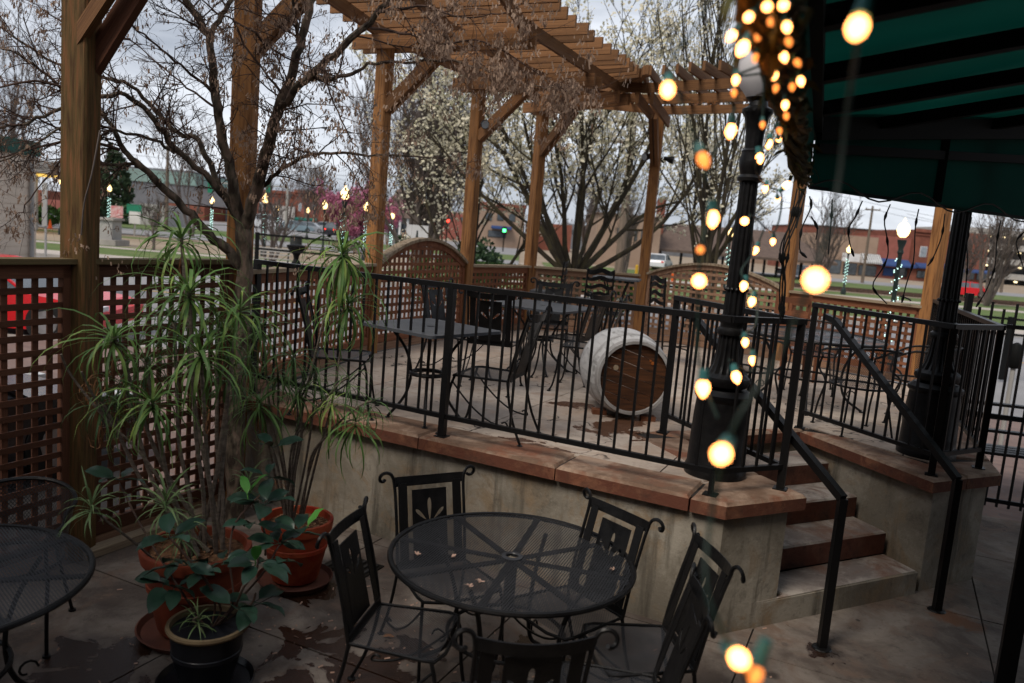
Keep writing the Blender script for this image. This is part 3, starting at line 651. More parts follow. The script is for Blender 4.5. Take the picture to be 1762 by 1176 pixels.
# ================================================================== DECK LAMP POSTS
def lamp_post(label, x, y, s=1.0, zt=3.2):
    T = Thing('lamp_post', label, 'lamp post', (x, y, D), 'fluted black lamp posts on the platform')
    o = (x, y, D)
    T.part('base', MB().lathe([(.20*s, 0), (.20*s, .05), (.19*s, .07), (.178*s, .40), (.170*s, .50), (.185*s, .52), (.185*s, .545), (.165*s, .56), (.15*s, .575)], o, 32), M['iron'], True)
    T.part('skirt', MB().lathe([(.10*s, .576), (.145*s, .60), (.155*s, .63), (.15*s, .655), (.125*s, .68), (.10*s, .74), (.085*s, .82), (.078*s, .92), (.078*s, .93)], o, 48, .16, 16, lambda z: z > .66), M['iron'], True)
    T.part('collar', MB().lathe([(.09*s, .931), (.095*s, .95), (.09*s, .97), (.075*s, .98), (.075*s, 1.0), (.088*s, 1.02), (.088*s, 1.04), (.07*s, 1.06)], o, 24), M['iron'], True)
    zn = zt-D
    T.part('shaft', MB().lathe([(.068*s, 1.061), (.066*s, 1.2), (.056*s, zn-.45)], o, 60, .13, 12), M['iron'], True)
    bd = MB()
    for k in range(14):
        th = 2*math.pi*k/14; c = V(x+.066*s*math.cos(th), y+.066*s*math.sin(th), D+1.225); bd.lathe([(.002, -.014), (.010, -.010), (.014, 0), (.010, .010), (.002, .014)], c, 8)
    T.part('bead_ring', bd, M['iron'], True)
    T.part('neck', MB().lathe([(.058*s, zn-.449), (.075*s, zn-.44), (.078*s, zn-.42), (.06*s, zn-.40), (.072*s, zn-.36), (.078*s, zn-.31), (.066*s, zn-.27), (.07*s, zn-.255), (.055*s, zn-.24)], o, 24), M['iron'], True)
    T.part('capital', MB().lathe([(.055*s, zn-.239), (.058*s, zn-.15), (.075*s, zn-.05), (.095*s, zn-.02), (.095*s, zn), (.06*s, zn+.02), (.055*s, zn+.05), (.08*s, zn+.07)], o, 36, .08, 12, lambda z: z < zn-.04), M['iron'], True)
    T.part('globe', MB().lathe([(.075*s, zn+.07), (.13*s, zn+.14), (.155*s, zn+.22), (.145*s, zn+.31), (.10*s, zn+.39), (.05*s, zn+.44), (.03*s, zn+.46), (.035*s, zn+.48), (.01*s, zn+.52)], o, 28), M['globe_off'], True)
lamp_post('black fluted lamp post with white acorn globe at the corner left of the stairs', 1.41, 5.17, 1.0)
lamp_post('black fluted lamp post whose top is hidden by the green awning, right of the stairs', 3.34, 6.22, 1.08, 3.6)

# ================================================================== AWNING, UNSEEN RESTAURANT
ED = V(.348, .937); EN = V(.937, -.348); C1 = V(1.80, 5.2)
def aw(s, t, dz=0):      # s metres back along the left eave from the corner, t metres in
    p = C1 - ED*s + EN*t; return V(p.x, p.y, 3.13+.2*t+dz)
FD = V(1.94, 1.10).normalized()
def fr(q, z): p = C1+FD*q; return V(p.x, p.y, z)
T = Thing('awning', 'large dark green canvas awning on black rafters over the right side', 'awning', (1.8, 5.2, 0))
tf = 4.6
k = FD.dot(EN); kk = FD.dot(ED)
qf = tf/k
can = MB(); n = 12
rows = []
for i in range(n+1):
    t = tf*i/n; fs = -(t/k)*kk
    rows.append([aw(fs+(7.2-fs)*j/20, t, .075+.012*math.sin(j*1.3+i)) for j in range(21)])
vs = [p for r in rows for p in r]; fsx = [(i*21+j, i*21+j+1, (i+1)*21+j+1, (i+1)*21+j) for i in range(n) for j in range(20)]
T.part('canvas_roof', can.add(vs, fsx), M['canvas'], True)
def skirt(name, P, ztop, zbot, seed):
    m = MB(); N = len(P)
    vs = []
    for i, p in enumerate(P):
        for j in range(5):
            f = j/4; w = .006*math.sin(i*.9+seed)*f
            vs.append(V(p.x+w, p.y-w, ztop(i)+(zbot-ztop(i))*f+.002*math.sin(i*1.7)*f))
    fs = [(i*5+j, (i+1)*5+j, (i+1)*5+j+1, i*5+j+1) for i in range(N-1) for j in range(4)]
    T.part(name, m.add(vs, fs), M['canvas'], True)
N = 40
skirt('front_valance', [fr(qf*i/N, 0) for i in range(N+1)], lambda i: 3.26+.2*k*qf*i/N, 2.745, 0)
skirt('side_valance', [aw(7.2*i/N, -.01) for i in range(N+1)], lambda i: 3.15, 2.84, 2)
T.stick('eave_beam', 'frame', aw(0, 0), aw(7.2, 0), .07, .07)
T.stick('front_beam', 'frame', fr(0, 3.12), fr(qf, 3.12+.2*tf), .085, .14)
T.stick('valance_bar', 'frame', fr(0, 2.76), fr(qf, 2.76), .012, .018)
T.stick('brace_bar', 'frame', fr(.02, 3.0), fr(qf, 3.0+.13*tf), .05, .06)
for j in range(-3, 9):
    s = 1.43+ (j-1)*.93
    s = 1.43 + (j-1)*.93
    t0 = 0
    if s < 0: t0 = (-s)*k/kk
    if t0 < tf and s < 7.2: T.stick('rafter', 'frame', aw(s, t0, .02), aw(s, tf, .02), .085, .075)
for q in (1.3, 2.9, 4.2): T.stick('strut', 'frame', fr(q, 2.78), fr(q, 3.10+.2*k*q), .06, .05)
T.stick('support_post', 'iron', V(2.90, 4.22, 0), V(2.90, 4.22, 3.35), .088, .088, (AD.x, AD.y, 0))
T.stick('support_post', 'iron', V(5.2, 6.4, 0), V(5.2, 6.4, 3.75), .088, .088, (AD.x, AD.y, 0))
T.part('foot_plate', MB().box((2.90, 4.22, .006), (.16, .16, .012)), M['iron'])
T = Thing('unseen_restaurant', 'unseen brick restaurant building the awning is fixed to, added to block skylight', 'building', (3, -1.7, 0))  # out of view behind the camera, added to block light from the sky
T.part('rear_wall', MB().box((-.5, -1.9, 2.6), (13, .3, 5.3)), M['brickwall'])
w0, w1 = aw(7.2, tf+.1), aw(-.6, tf+.1)
T.stick('side_wall', 'brickwall', V(w0.x, w0.y, 2.6), V(w1.x, w1.y, 2.6), .3, 5.2)
T.part('added_shade_wing', MB().box((-4.75, -.05, 2.6), (2.3, 3.4, 5.2)).box((-3.45, .9, 2.6), (.3, 2.2, 5.2)), M['brickwall'])  # unseen wing, added to darken the lower left of the patio
for x in (-2.0, 1.6):
    f = T.part('window', MB().box((x, -1.74, 1.5), (1.3, .06, 1.5)), M['white']); 
    link('pane', MB().box((x-3, -1.703+1.7, 1.5), (1.14, .02, 1.34)).mesh('pane', M['winglass']), f)

# ================================================================== PATIO CHAIR (prototype at origin, faces +y)
def diamond(mb, inside, x0, x1, y0, y1, px, py, w, place, amp=.46):
    """expanded-metal mesh: zigzag flat strands; place maps (x, y) to a point"""
    rows = int((y1-y0)/py); cols = int((x1-x0)/px)
    for j in range(rows+1):
        y = y0+j*py
        for i in range(cols):
            for h in (0, 1):
                xa = x0+(i+h*.5)*px; xb = xa+px*.5
                ya = y+(amp*py if (h+j) % 2 else -amp*py); yb = y+(-amp*py if (h+j) % 2 else amp*py)
                if not (inside(xa, ya) and inside(xb, yb)): continue
                pa0, pa1, pb0, pb1 = place(xa, ya-w/2), place(xa, ya+w/2), place(xb, yb-w/2), place(xb, yb+w/2)
                mb.add([pa0, pb0, pb1, pa1], [(0, 1, 2, 3)])
    return mb
def curve_mesh(loops, th, name='tmp'):
    c = bpy.data.curves.new(name, 'CURVE'); c.dimensions = '2D'; c.fill_mode = 'BOTH'; c.extrude = th/2
    for lp in loops:
        s = c.splines.new('POLY'); s.points.add(len(lp)-1); s.use_cyclic_u = True
        for p, q in zip(s.points, lp): p.co = (q[0], q[1], 0, 1)
    o = bpy.data.objects.new(name, c); COL.objects.link(o)
    dg = bpy.context.evaluated_depsgraph_get(); me = bpy.data.meshes.new_from_object(o.evaluated_get(dg))
    bpy.data.objects.remove(o); bpy.data.curves.remove(c); return me
def petal(cx, cy, L, w, ang, n=9):
    pts = []
    for i in range(2*n):
        t = i/n*math.pi; l = L*(.5-.5*math.cos(t)); ww = w*math.sin(t)*(.25+.75*(l/L))
        pts.append((l, ww*.5))
    c, s = math.cos(ang), math.sin(ang)
    return [(cx+l*c-q*s, cy+l*s+q*c) for l, q in pts][::-1]
SEAT = .44
def back_y(z): t = (z-SEAT)/.48; return -.20-.09*t-.035*math.sin(t*math.pi)*-1*0-.03*t*t
def proto_chair():
    T = Thing('patio_chair', 'chair', 'chair', (0, 0, 0)); o = T.o
    sw = lambda y: .205+.03*(y+.2)/.4
    ins = lambda x, y: abs(x) < sw(y)-.004 and -.205 < y < .205
    dip = lambda x, y: V(x, y, SEAT-.004-.012*(1-(x/.22)**2)*(1-(y/.22)**2)+.004)
    T.part('seat', diamond(MB(), ins, -.24, .24, -.205, .205, .0150, .0088, .0060, dip), M['ironmesh'])
    fr_ = [(-.205, -.2, SEAT), (-.235, .15, SEAT), (-.225, .20, SEAT-.005), (-.12, .225, SEAT-.015), (.12, .225, SEAT-.015), (.225, .20, SEAT-.005), (.235, .15, SEAT), (.205, -.2, SEAT)]
    T.part('seat_frame', MB().tube(fr_, .009, 6, True), M['iron'], True)
    for s in (-1, 1):
        up = [(s*.205, -.2, SEAT-.02), (s*.207, back_y(.6)-.0, .6), (s*.208, back_y(.75), .75), (s*.21, back_y(.86), .86)]
        sc = [(s*.215, back_y(.9), .905)]
        cx, cz = s*.262, .905
        for i in range(9):
            a = math.pi-(i/8)*math.pi*1.75; r = .045-.03*i/8
            sc.append((cx+s*r*math.cos(a)+s*(-.0), back_y(.9)-.005*i, cz+r*math.sin(a)+.012))
        T.part('upright', MB().tube(cr_spline(up+sc, 2), .0095, 6), M['iron'], True)
        T.stick('back_bar', 'iron', V(s*.165, back_y(.47)+.003, .47), V(s*.165, back_y(.89)+.003, .89), .052, .005, (0, 1, 0))
        fl = [(s*.225, .19, SEAT-.01), (s*.235, .215, .34), (s*.238, .225, .2), (s*.245, .25, .06), (s*.255, .275, .012)]
        T.part('leg', MB().tube(cr_spline(fl, 3), .0095, 6).lathe([(.02, 0), (.022, .006), (.01, .012)], (s*.255, .275, 0), 8), M['iron'], True)
        rl = [(s*.205, -.2, SEAT), (s*.212, -.225, .3), (s*.22, -.27, .15), (s*.228, -.335, .012)]
        T.part('leg', MB().tube(cr_spline(rl, 3), .0095, 6).lathe([(.02, 0), (.022, .006), (.01, .012)], (s*.228, -.335, 0), 8), M['iron'], True)
        sc2 = [(s*.232, .20, SEAT-.05)]+[(s*.234, .20-.42*t, SEAT-.06-.26*math.sin(t*math.pi*.5)) for t in (.25, .5, .75, 1)]
        sc2 += [(s*.23, -.235, .13), (s*.23, -.215, .155), (s*.23, -.19, .145)]
        T.part('scroll_brace', MB().tube(cr_spline(sc2, 3), .0065, 5), M['iron'], True)
    T.part('back_rail', MB().ribbon([(x, back_y(.46)+.002-.02*(1-(x/.205)**2)*0, .465) for x in (-.205, -.1, 0, .1, .205)], .035, .006, (0, 1, 0)), M['iron'])
    T.part('crest_rail', MB().ribbon([(x, back_y(.9)-.035*(1-(x/.215)**2), .90-.012*math.cos(x/.215*1.57)) for x in [-.215+.043*i for i in range(11)]], .055, .006, (0, 1, .2)), M['iron'])
    # solid splat with the tulip cut out of it
    H = .372; Wd = .105
    rect = [(-Wd, 0), (Wd, 0), (Wd, H), (-Wd, H)]
    me = curve_mesh([rect, petal(0, .195, .128, .036, math.pi/2), petal(.022, .205, .088, .028, R(44)), petal(-.022, .205, .088, .028, R(136))], .005)
    me.materials.clear(); me.materials.append(M['iron'])
    for v in me.vertices:
        x, z, t = v.co; zz = .475+z; v.co = (x, back_y(zz)-.018*(1-(x/.2)**2)+t, zz)
    link('splat', me, o)
    return T
ch0 = proto_chair()
def chair_at(x, y, fx, fy, label, group, z=0, first=[True]):
    """(x, y) = middle of the back's top, facing direction (fx, fy)"""
    f = V(fx, fy).normalized(); ang = math.atan2(f.y, f.x)-math.pi/2
    loc = V(x, y, 0)+V(f.x, f.y, 0)*.31; loc.z = z
    if first[0]:
        first[0] = False; ch0.o.location = loc; ch0.o.rotation_euler = (0, 0, ang); ch0.o['label'] = label; c = ch0.o
    else: c = copy_thing(ch0.o, loc, ang, label)
    c['group'] = group; return c
gA = 'chairs round the mesh table on the lower patio'
chair_at(-.40, 4.39, .50, -.86, 'black chair behind the round mesh table on its left, back against the grey wall', gA)
chair_at(-.69, 3.59, .985, -.17, 'black chair at the left side of the round mesh table, wet mesh seat showing', gA)
chair_at(.63, 4.07, -.78, -.62, 'black chair behind the round mesh table on its right, close to the wall', gA)
chair_at(1.01, 3.60, -.985, -.17, 'black chair right of the round mesh table, the farther of the two overlapping', gA)
chair_at(.83, 3.09, -.99, .10, 'black chair right of the round mesh table, the nearer of the two overlapping', gA)
chair_at(.17, 2.66, -.17, .985, 'black chair nearest the camera, its tulip splat cut by the lower frame edge', gA)
gB = 'scroll-back chairs on the platform'
chair_at(-1.60, 6.02, .96, .1, 'black chair on the platform left of the square table, half behind the dracaena tuft', gB, D)
chair_at(.16, 5.66, -.92, .30, 'black chair on the platform in profile, seat toward the square table, nearest the railing', gB, D)
chair_at(-.22, 7.15, .16, .98, 'black chair on the platform with its solid back to us, behind the square table', gB, D)
chair_at(-.80, 7.95, .82, -.55, 'black chair on the platform by the nearer arch, left of the farther table', gB, D)
chair_at(1.02, 7.65, -.95, .25, 'black chair on the platform just left of the barrel, side on', gB, D)
chair_at(.45, 9.55, -.15, -.98, 'black chair on the far side of the farther platform table', gB, D)
chair_at(.86, 8.1, -.8, .5, 'black chair on the platform at the right corner of the farther table', gB, D)

# ================================================================== MESH TABLES
def mesh_table(label, x, y, z, r, rot, group, ribs=8):
    T = Thing('mesh_table', label, 'table', (x, y, z), group); H = .71
    o = V(x, y, z)
    rot_ = lambda a, b: (x+a*math.cos(rot)-b*math.sin(rot), y+a*math.sin(rot)+b*math.cos(rot))
    ins = lambda a, b: .05 < math.hypot(a, b) < r-.012
    big = r > .5
    T.part('mesh_top', diamond(MB(), ins, -r, r, -r, r, .0175, .0105, .0076, lambda a, b: V(*rot_(a, b), z+H-.004), .44), M['ironmesh'])
    T.part('rim', MB().tube([o+V(r*math.cos(2*math.pi*i/64), r*math.sin(2*math.pi*i/64), H-.008) for i in range(64)], .0145, 8, True), M['iron'], True)
    T.part('hub', MB().lathe([(.030, H-.012), (.055, H-.012), (.055, H), (.048, H+.004), (.034, H+.004), (.030, H-.002)], o, 24, cap=False), M['ironmesh'], True)
    for k in range(ribs):
        a = rot+2*math.pi*k/ribs+.2; d = V(math.cos(a), math.sin(a), 0)
        T.stick('rib', 'iron', o+d*.05+V(0, 0, H-.020), o+d*(r-.01)+V(0, 0, H-.016), .034, .010)
    T.part('under_ring', MB().tube([o+V(.30*r/.61*math.cos(2*math.pi*i/32), .30*r/.61*math.sin(2*math.pi*i/32), .30) for i in range(32)], .011, 6, True), M['iron'], True)
    T.part('umbrella_sleeve', MB().lathe([(.03, H-.30), (.03, H-.03), (.026, H-.03), (.026, H-.30)], o, 16), M['iron'], True)
    for k in range(4):
        a = rot+math.pi/4+k*math.pi/2; d = V(math.cos(a), math.sin(a), 0)
        P = [o+d*r*.72+V(0, 0, H-.02), o+d*r*.55+V(0, 0, .52), o+d*.29*r/.61+V(0, 0, .33), o+d*r*.55+V(0, 0, .13), o+d*r*.80+V(0, 0, .012)]
        T.part('leg', MB().tube(cr_spline(P, 4), .012, 6).lathe([(.022, 0), (.024, .008), (.01, .014)], o+d*r*.80, 8), M['iron'], True)
        sc = [o+d*(r*.62+.05*math.cos(t)*(1-t/8))+V(0, 0, .16+.05*math.sin(t)*(1-t/8)) for t in [i*.6 for i in range(9)]]
        T.part('scroll', MB().tube(sc, .006, 5), M['iron'], True)
    return T
gT = 'round black mesh tables'
mesh_table('large round black mesh table in the foreground with star ribs and fallen seeds', .09, 3.86, 0, .61, .35, gT)
mesh_table('dark round mesh table cut by the left frame edge', -2.33, 3.12, 0, .61, .1, gT)
mesh_table('round mesh table on the platform behind the right stair railing', 2.95, 7.9, D, .68, .5, gT)
def fallen(x, y, z, label, s=1, g='fallen dry seeds'):
    m = MB()
    for k in range(7):
        a = random.uniform(0, 6.28); l = random.uniform(.010, .020)*s; c = V(x+math.cos(a)*l*.6, y+math.sin(a)*l*.6, z+.004+random.uniform(0, .006))
        m.quad(c, V(math.cos(a)*l*.6, math.sin(a)*l*.6, random.uniform(-.003, .004)), V(-math.sin(a)*.004*s, math.cos(a)*.004*s, .001))
    return single('fallen_seed', m, M['fallen'], label, 'seed', (x, y, z), g)
for (px, py, lb) in [(716, 955, 'pale fallen seed at the left rim of the foreground mesh table'), (778, 959, 'pale fallen seed left of the foreground table hub'), (807, 1011, 'pale fallen seed, lower left of the foreground table hub'), (826, 1002, 'small fallen seed just below left of the foreground table hub'), (1056, 981, 'fallen seed near the right rim of the foreground mesh table')]:
    p = onz(px, py, .712); fallen(p.x, p.y, .712, lb, 1.0)

def square_table(label, cx, cy, z, s, rot, H=.72, rim=True):
    T = Thing('bistro_table', label, 'table', (cx, cy, z), 'square grey bistro tables on the platform'); o = V(cx, cy, z)
    c, q = math.cos(rot), math.sin(rot); Rm = Matrix.Rotation(rot, 3, 'Z'); h = s/2
    rr_ = .04; pl = []
    for (sx, sy, a0) in ((1, 1, 0), (-1, 1, 90), (-1, -1, 180), (1, -1, 270)):
        for i in range(4):
            a = R(a0+30*i); pl.append(Rm @ V(sx*(h-rr_)+rr_*math.cos(a), sy*(h-rr_)+rr_*math.sin(a), 0))
    T.part('table_top', MB().prism([(p.x+cx, p.y+cy) for p in pl], z+H-.022, z+H), M['tabletop'])
    T.part('parasol_cover', MB().lathe([(.028, H), (.028, H+.002), (.001, H+.002)], o, 16), M['iron'])
    T.part('ring', MB().tube([o+V(.13*math.cos(t*math.pi/12), .13*math.sin(t*math.pi/12), H*.5) for t in range(24)], .016, 8, True), M['iron'], True)
    for k in range(4):
        a = rot+math.pi/4+k*math.pi/2; d = V(math.cos(a), math.sin(a), 0)
        P = [o+d*h*.75+V(0, 0, H-.03), o+d*h*.45+V(0, 0, H*.75), o+d*.125+V(0, 0, H*.5), o+d*.16+V(0, 0, H*.25), o+d*h*.72+V(0, 0, .012)]
        T.part('leg', MB().tube(cr_spline(P, 4), .011, 6).lathe([(.022, 0), (.022, .008), (.01, .012)], o+d*h*.72, 8), M['iron'], True)
    return T
square_table('square grey table on the platform close to the long railing', -.62, 6.0, D, .78, R(-38))
square_table('larger square grey table on the platform, behind the closed-back chair', .30, 8.62, D, .95, R(-30))
square_table('high grey bar table by the far lattice, right of the ladder-back stool', 1.35, 10.9, D, .62, R(-12), .98)
def stool(label, x, y, rot, H=1.10):
    T = Thing('ladder_back_stool', label, 'bar stool', (x, y, D), 'black ladder-back bar stools'); Z = Matrix.Rotation(rot, 3, 'Z'); o = V(x, y, D)
    w = lambda a, b, c: o+Z @ V(a, b, c)
    for s in (-1, 1):
        T.stick('upright', 'iron', w(s*.19, -.18, 0), w(s*.17, -.24, H), .022, .022)
        T.stick('leg', 'iron', w(s*.19, .18, 0), w(s*.175, .17, .66), .022, .022)
        T.stick('stretcher', 'iron', w(s*.19, -.18, .25), w(s*.19, .18, .25), .014, .014)
    T.stick('footrest', 'iron', w(-.19, .18, .2), w(.19, .18, .2), .014, .014)
    T.part('seat', MB().box(w(0, 0, .68), (.40, .40, .035), Z), M['tabletop'])
    for k, z in enumerate((.78, .88, .98, H-.03)):
        T.part('back_slat', MB().ribbon([w(u*.175, -.205-.05*(1-u*u)-(z-.7)*.07, z+.018*math.cos(u*4.5)) for u in [-1+.2*i for i in range(11)]], .045 if k < 3 else .06, .006, Z @ V(0, 1, 0)), M['iron'])
stool('ladder-back stool with wide slats left of the far bar table, its back to us', 1.02, 10.45, R(8))
stool('narrow ladder-back stool with a pale top bar by the far corner post', .42, 11.3, R(80), 1.13)
stool('ladder-back stool leaning at the post right of the barrel', 1.95, 9.95, R(-70), 1.08)
# ---- barrel-back mesh chairs
def mesh_chair():
    T = Thing('mesh_armchair', 'chair', 'chair', (0, 0, 0), 'barrel-back mesh armchairs on the platform and patio')
    r = .27
    T.part('seat', diamond(MB(), lambda a, b: math.hypot(a, b) < .235, -.24, .24, -.24, .24, .0175, .0105, .0042, lambda a, b: V(a, b, .41-.02*(1-(a*a+b*b)/.06))), M['ironmesh'])
    T.part('seat_ring', MB().tube([V(.24*math.cos(t*math.pi/16), .24*math.sin(t*math.pi/16), .41) for t in range(32)], .01, 6, True), M['iron'], True)
    a0, a1 = R(165), R(375)
    def place(u, v):   # u angle fraction 0..1, v height
        a = a0+(a1-a0)*u; t = v; ro = .24+.055*t; top = .70+.06*math.sin(math.pi*u)**1.5
        return V(ro*math.cos(a), ro*math.sin(a), .42+(top-.42)*t)
    T.part('back_mesh', diamond(MB(), lambda a, b: 0 <= a <= 1 and 0.01 <= b <= .99, 0, 1, 0, 1, .0175, .033, .014, place), M['ironmesh'])
    hp = [V(.24, .24, .62), V(.30, .17, .665)]+[place(1-i/18, 1) for i in range(19)]+[V(-.30, .17, .665), V(-.24, .24, .62)]
    T.part('hoop', MB().tube(cr_spline(hp, 2), .011, 6), M['iron'], True)
    for s in (-1, 1):
        T.part('arm', MB().tube(cr_spline([V(s*.24, .24, .62), V(s*.25, .26, .5), V(s*.225, .16, .40), V(s*.24, .22, .2), V(s*.25, .25, .01)], 3), .010, 6).lathe([(.02, 0), (.02, .01)], (s*.25, .25, 0), 8), M['iron'], True)
        T.part('leg', MB().tube([V(s*.16, -.17, .41), V(s*.19, -.21, .2), V(s*.22, -.25, .01)], .010, 6).lathe([(.02, 0), (.02, .01)], (s*.22, -.25, 0), 8), M['iron'], True)
    return T
mc = mesh_chair()
spots = [(3.02, 6.85, 200, 'mesh armchair in front of the round platform table, back towards the railing'), (3.85, 7.45, 60, 'mesh armchair right of the round platform table, beside the second lamp post'),
         (2.15, 7.3, -35, 'mesh armchair left of the round platform table, seen between the stair posts'), (3.35, 8.85, 160, 'mesh armchair behind the round platform table')]
for i, (x, y, a, lb) in enumerate(spots):
    fx, fy = 2.95-x, 7.9-y; ang = math.atan2(fy, fx)-math.pi/2
    if i == 0: mc.o.location = (x, y, D); mc.o.rotation_euler = (0, 0, ang); mc.o['label'] = lb
    else: copy_thing(mc.o, (x, y, D), ang, lb)
c_ = copy_thing(mc.o, (-2.52, 3.98, 0), math.atan2(-.9, .2)-math.pi/2, 'dark barrel-back mesh armchair behind the left mesh table, against the lattice'); c_['group'] = 'barrel-back mesh armchairs on the platform and patio'
# wooden ladder chair behind right round table (dark red-brown)
T = Thing('wooden_chair', 'dark reddish wooden slat-back chair by the lattice, right of the stairs', 'chair', (3.35, 9.6, D))
for s in (-1, 1):
    T.stick('upright', 'lath', V(3.4+s*.2, 9.75, D), V(3.4+s*.2, 9.85, D+1.02), .035, .035); T.stick('leg', 'lath', V(3.4+s*.2, 9.4, D), V(3.4+s*.2, 9.4, D+.44), .035, .035)
for z in (.62, .76, .93): T.stick('back_slat', 'lath', V(3.22, 9.8, D+z), V(3.58, 9.8, D+z), .02, .07)
T.stick('seat', 'lath', V(3.18, 9.57, D+.45), V(3.62, 9.57, D+.45), .42, .03)

# ================================================================== BARREL
T = Thing('barrel', 'whitewashed oak barrel lying on its side with a dark brown head', 'barrel', (.98, 7.0, D))
ax = V(.10, -.99, 0).normalized(); sx = V(-ax.y, ax.x, 0)*-1; c = V(.99, 6.92, D+.363); uz = V(0, 0, 1)
HL = .40
def br(t): return .362-.052*(abs(t)/HL)**2
NS = 26
for k in range(NS):
    a0 = 2*math.pi*k/NS+.0018; a1 = 2*math.pi*(k+1)/NS-.0018; m = MB(); vs = []
    rows = [-HL+2*HL*i/8 for i in range(9)]
    for t in rows:
        for a in (a0, (a0+a1)/2, a1):
            for ro in (0, -.026): vs.append(c+ax*t+(sx*math.cos(a)+uz*math.sin(a))*(br(t)+ro))
    fs = []
    for i in range(8):
        b0, b1 = i*6, (i+1)*6
        fs += [(b0, b0+2, b1+2, b1), (b0+2, b0+4, b1+4, b1+2), (b0+1, b1+1, b1+3, b0+3), (b0+3, b1+3, b1+5, b0+5), (b0, b1, b1+1, b0+1), (b0+4, b0+5, b1+5, b1+4)]
    fs += [(0, 1, 3, 2), (2, 3, 5, 4), (48, 50, 51, 49), (50, 52, 53, 51)]
    T.part('stave', m.add(vs, fs), M['whiteoak'])
for t in (-.37, -.23, .23, .37):
    hw = .02; m = MB(); vs = []; n = 48
    for s_ in (-1, 1):
        for i in range(n):
            a = 2*math.pi*i/n; vs.append(c+ax*(t+s_*hw)+(sx*math.cos(a)+uz*math.sin(a))*(br(t+s_*hw)+.0022))
    T.part('hoop', m.add(vs, [(i, (i+1) % n, n+(i+1) % n, n+i) for i in range(n)]), M['hoop'], True)
rh = br(HL)-.024; ang = R(18); ca, sa = math.cos(ang), math.sin(ang); nb = 6
for k in range(nb):
    y0 = -rh+2*rh*k/nb+.0015; y1 = -rh+2*rh*(k+1)/nb-.0015; pts = []
    for yy in [y0+(y1-y0)*i/5 for i in range(6)]: pts.append((math.sqrt(max(0, rh*rh-yy*yy)), yy))
    for yy in [y1+(y0-y1)*i/5 for i in range(6)]: pts.append((-math.sqrt(max(0, rh*rh-yy*yy)), yy))
    vs = []; n = len(pts); dpt = HL-.035+random.uniform(-.0015, .0015)
    for dd in (dpt, dpt-.02):
        for (x, y) in pts: X = x*ca-y*sa; Y = x*sa+y*ca; vs.append(c+ax*dd+sx*X+uz*Y)
    T.part('head_board', MB().add(vs, [tuple(range(n)), tuple(range(2*n-1, n-1, -1))]+[(i, i+n, (i+1) % n+n, (i+1) % n) for i in range(n)]), M['barrelhead'])
m = MB(); n = 40; vs = []
for rr2, dd in ((br(HL)-.0005, HL+.001), (br(HL)-.024, HL+.001), (rh, HL-.034)):
    for i in range(n): a = 2*math.pi*i/n; vs.append(c+ax*dd+(sx*math.cos(a)+uz*math.sin(a))*rr2)
T.part('chime', m.add(vs, [(i, (i+1) % n, (i+1) % n+n, i+n) for i in range(n)]+[(n+i, n+(i+1) % n, (i+1) % n+2*n, i+2*n) for i in range(n)]), M['hoop'])
for (X, Y, r_, mk) in ((.155, .075, .022, 'cap_wood'), (-.15, .13, .014, 'rust'), (-.13, .15, .009, 'rust')):
    T.part('bung', MB().tube([c+ax*(HL-.036)+sx*X+uz*Y, c+ax*(HL-.029)+sx*X+uz*Y], r_, 10), M[mk])
T.part('wedge', MB().box((c.x+.2, c.y-.3, D+.02), (.12, .1, .04)).box((c.x-.2, c.y-.2, D+.02), (.12, .1, .04)), M['lath'])

# ================================================================== POTS AND PLANTS
random.seed(11)
def pot(label, x, y, r, H, m, saucer=None, rimm=None, rim_h=.07, group=None, name='plant_pot', soil=.05):
    T = Thing(name, label, 'pot', (x, y, 0), group); o = (x, y, 0)
    z0 = .035 if saucer else .0
    T.part('body', MB().lathe([(r*.62, z0), (r*.66, z0+.02), (r*.84, H*.55), (r*.86, H*.55+.004), (r*.87, H*.62), (r*.85, H*.63), (r*.90, H-rim_h)], o, 40), M[m], True)
    T.part('rim', MB().lathe([(r*.90, H-rim_h), (r*.97, H-rim_h+.005), (r, H-.012), (r*.985, H), (r*.90, H), (r*.885, H-.02), (r*.86, H-soil-.02)], o, 40, cap=False), M[rimm or m], True)
    dm = MB(); n = 28; k = 7; vs = [V(x, y, H-soil+.012)]
    for a in range(1, k+1):
        for j in range(n): th = 2*math.pi*j/n; vs.append(V(x+r*.87*a/k*math.cos(th), y+r*.87*a/k*math.sin(th), H-soil+random.uniform(-.006, .010)))
    fs = [(0, 1+j, 1+(j+1) % n) for j in range(n)]+[(1+(a-1)*n+j, 1+a*n+j, 1+a*n+(j+1) % n, 1+(a-1)*n+(j+1) % n) for a in range(1, k) for j in range(n)]
    T.part('soil', dm.add(vs, fs), M['soil'])
    ch = MB()
    for i in range(90):
        a = random.uniform(0, 6.28); q = r*.84*math.sqrt(random.random()); ch.box((x+q*math.cos(a), y+q*math.sin(a), H-soil+.014), (random.uniform(.012, .03), .008, .004), Matrix.Rotation(random.uniform(0, 3), 3, 'Z') @ Matrix.Rotation(random.uniform(-.4, .4), 3, 'X'))
    T.part('bark_chips', ch, M['chip'], kind='stuff')
    if saucer: T.part('saucer', MB().lathe([(saucer*.86, 0), (saucer, .045), (saucer*.97, .05), (saucer*.90, .022), (.0005, .02)], o, 40), M['saucer' if m.startswith('terra') else m], True)
    return T
pot('red terracotta pot with mulch on a saucer, against the grey wall left of the table', -1.26, 4.86, .225, .43, 'terra', .24, group='terracotta pots')
pot('large faded terracotta pot holding the tall dracaena canes', -1.62, 4.16, .29, .50, 'terra2', .30, group='terracotta pots')
pot('dark glazed pot with tan rim in front, holding the rubber plant', -1.36, 3.66, .192, .33, 'potblack', .23, 'potrim', .028)

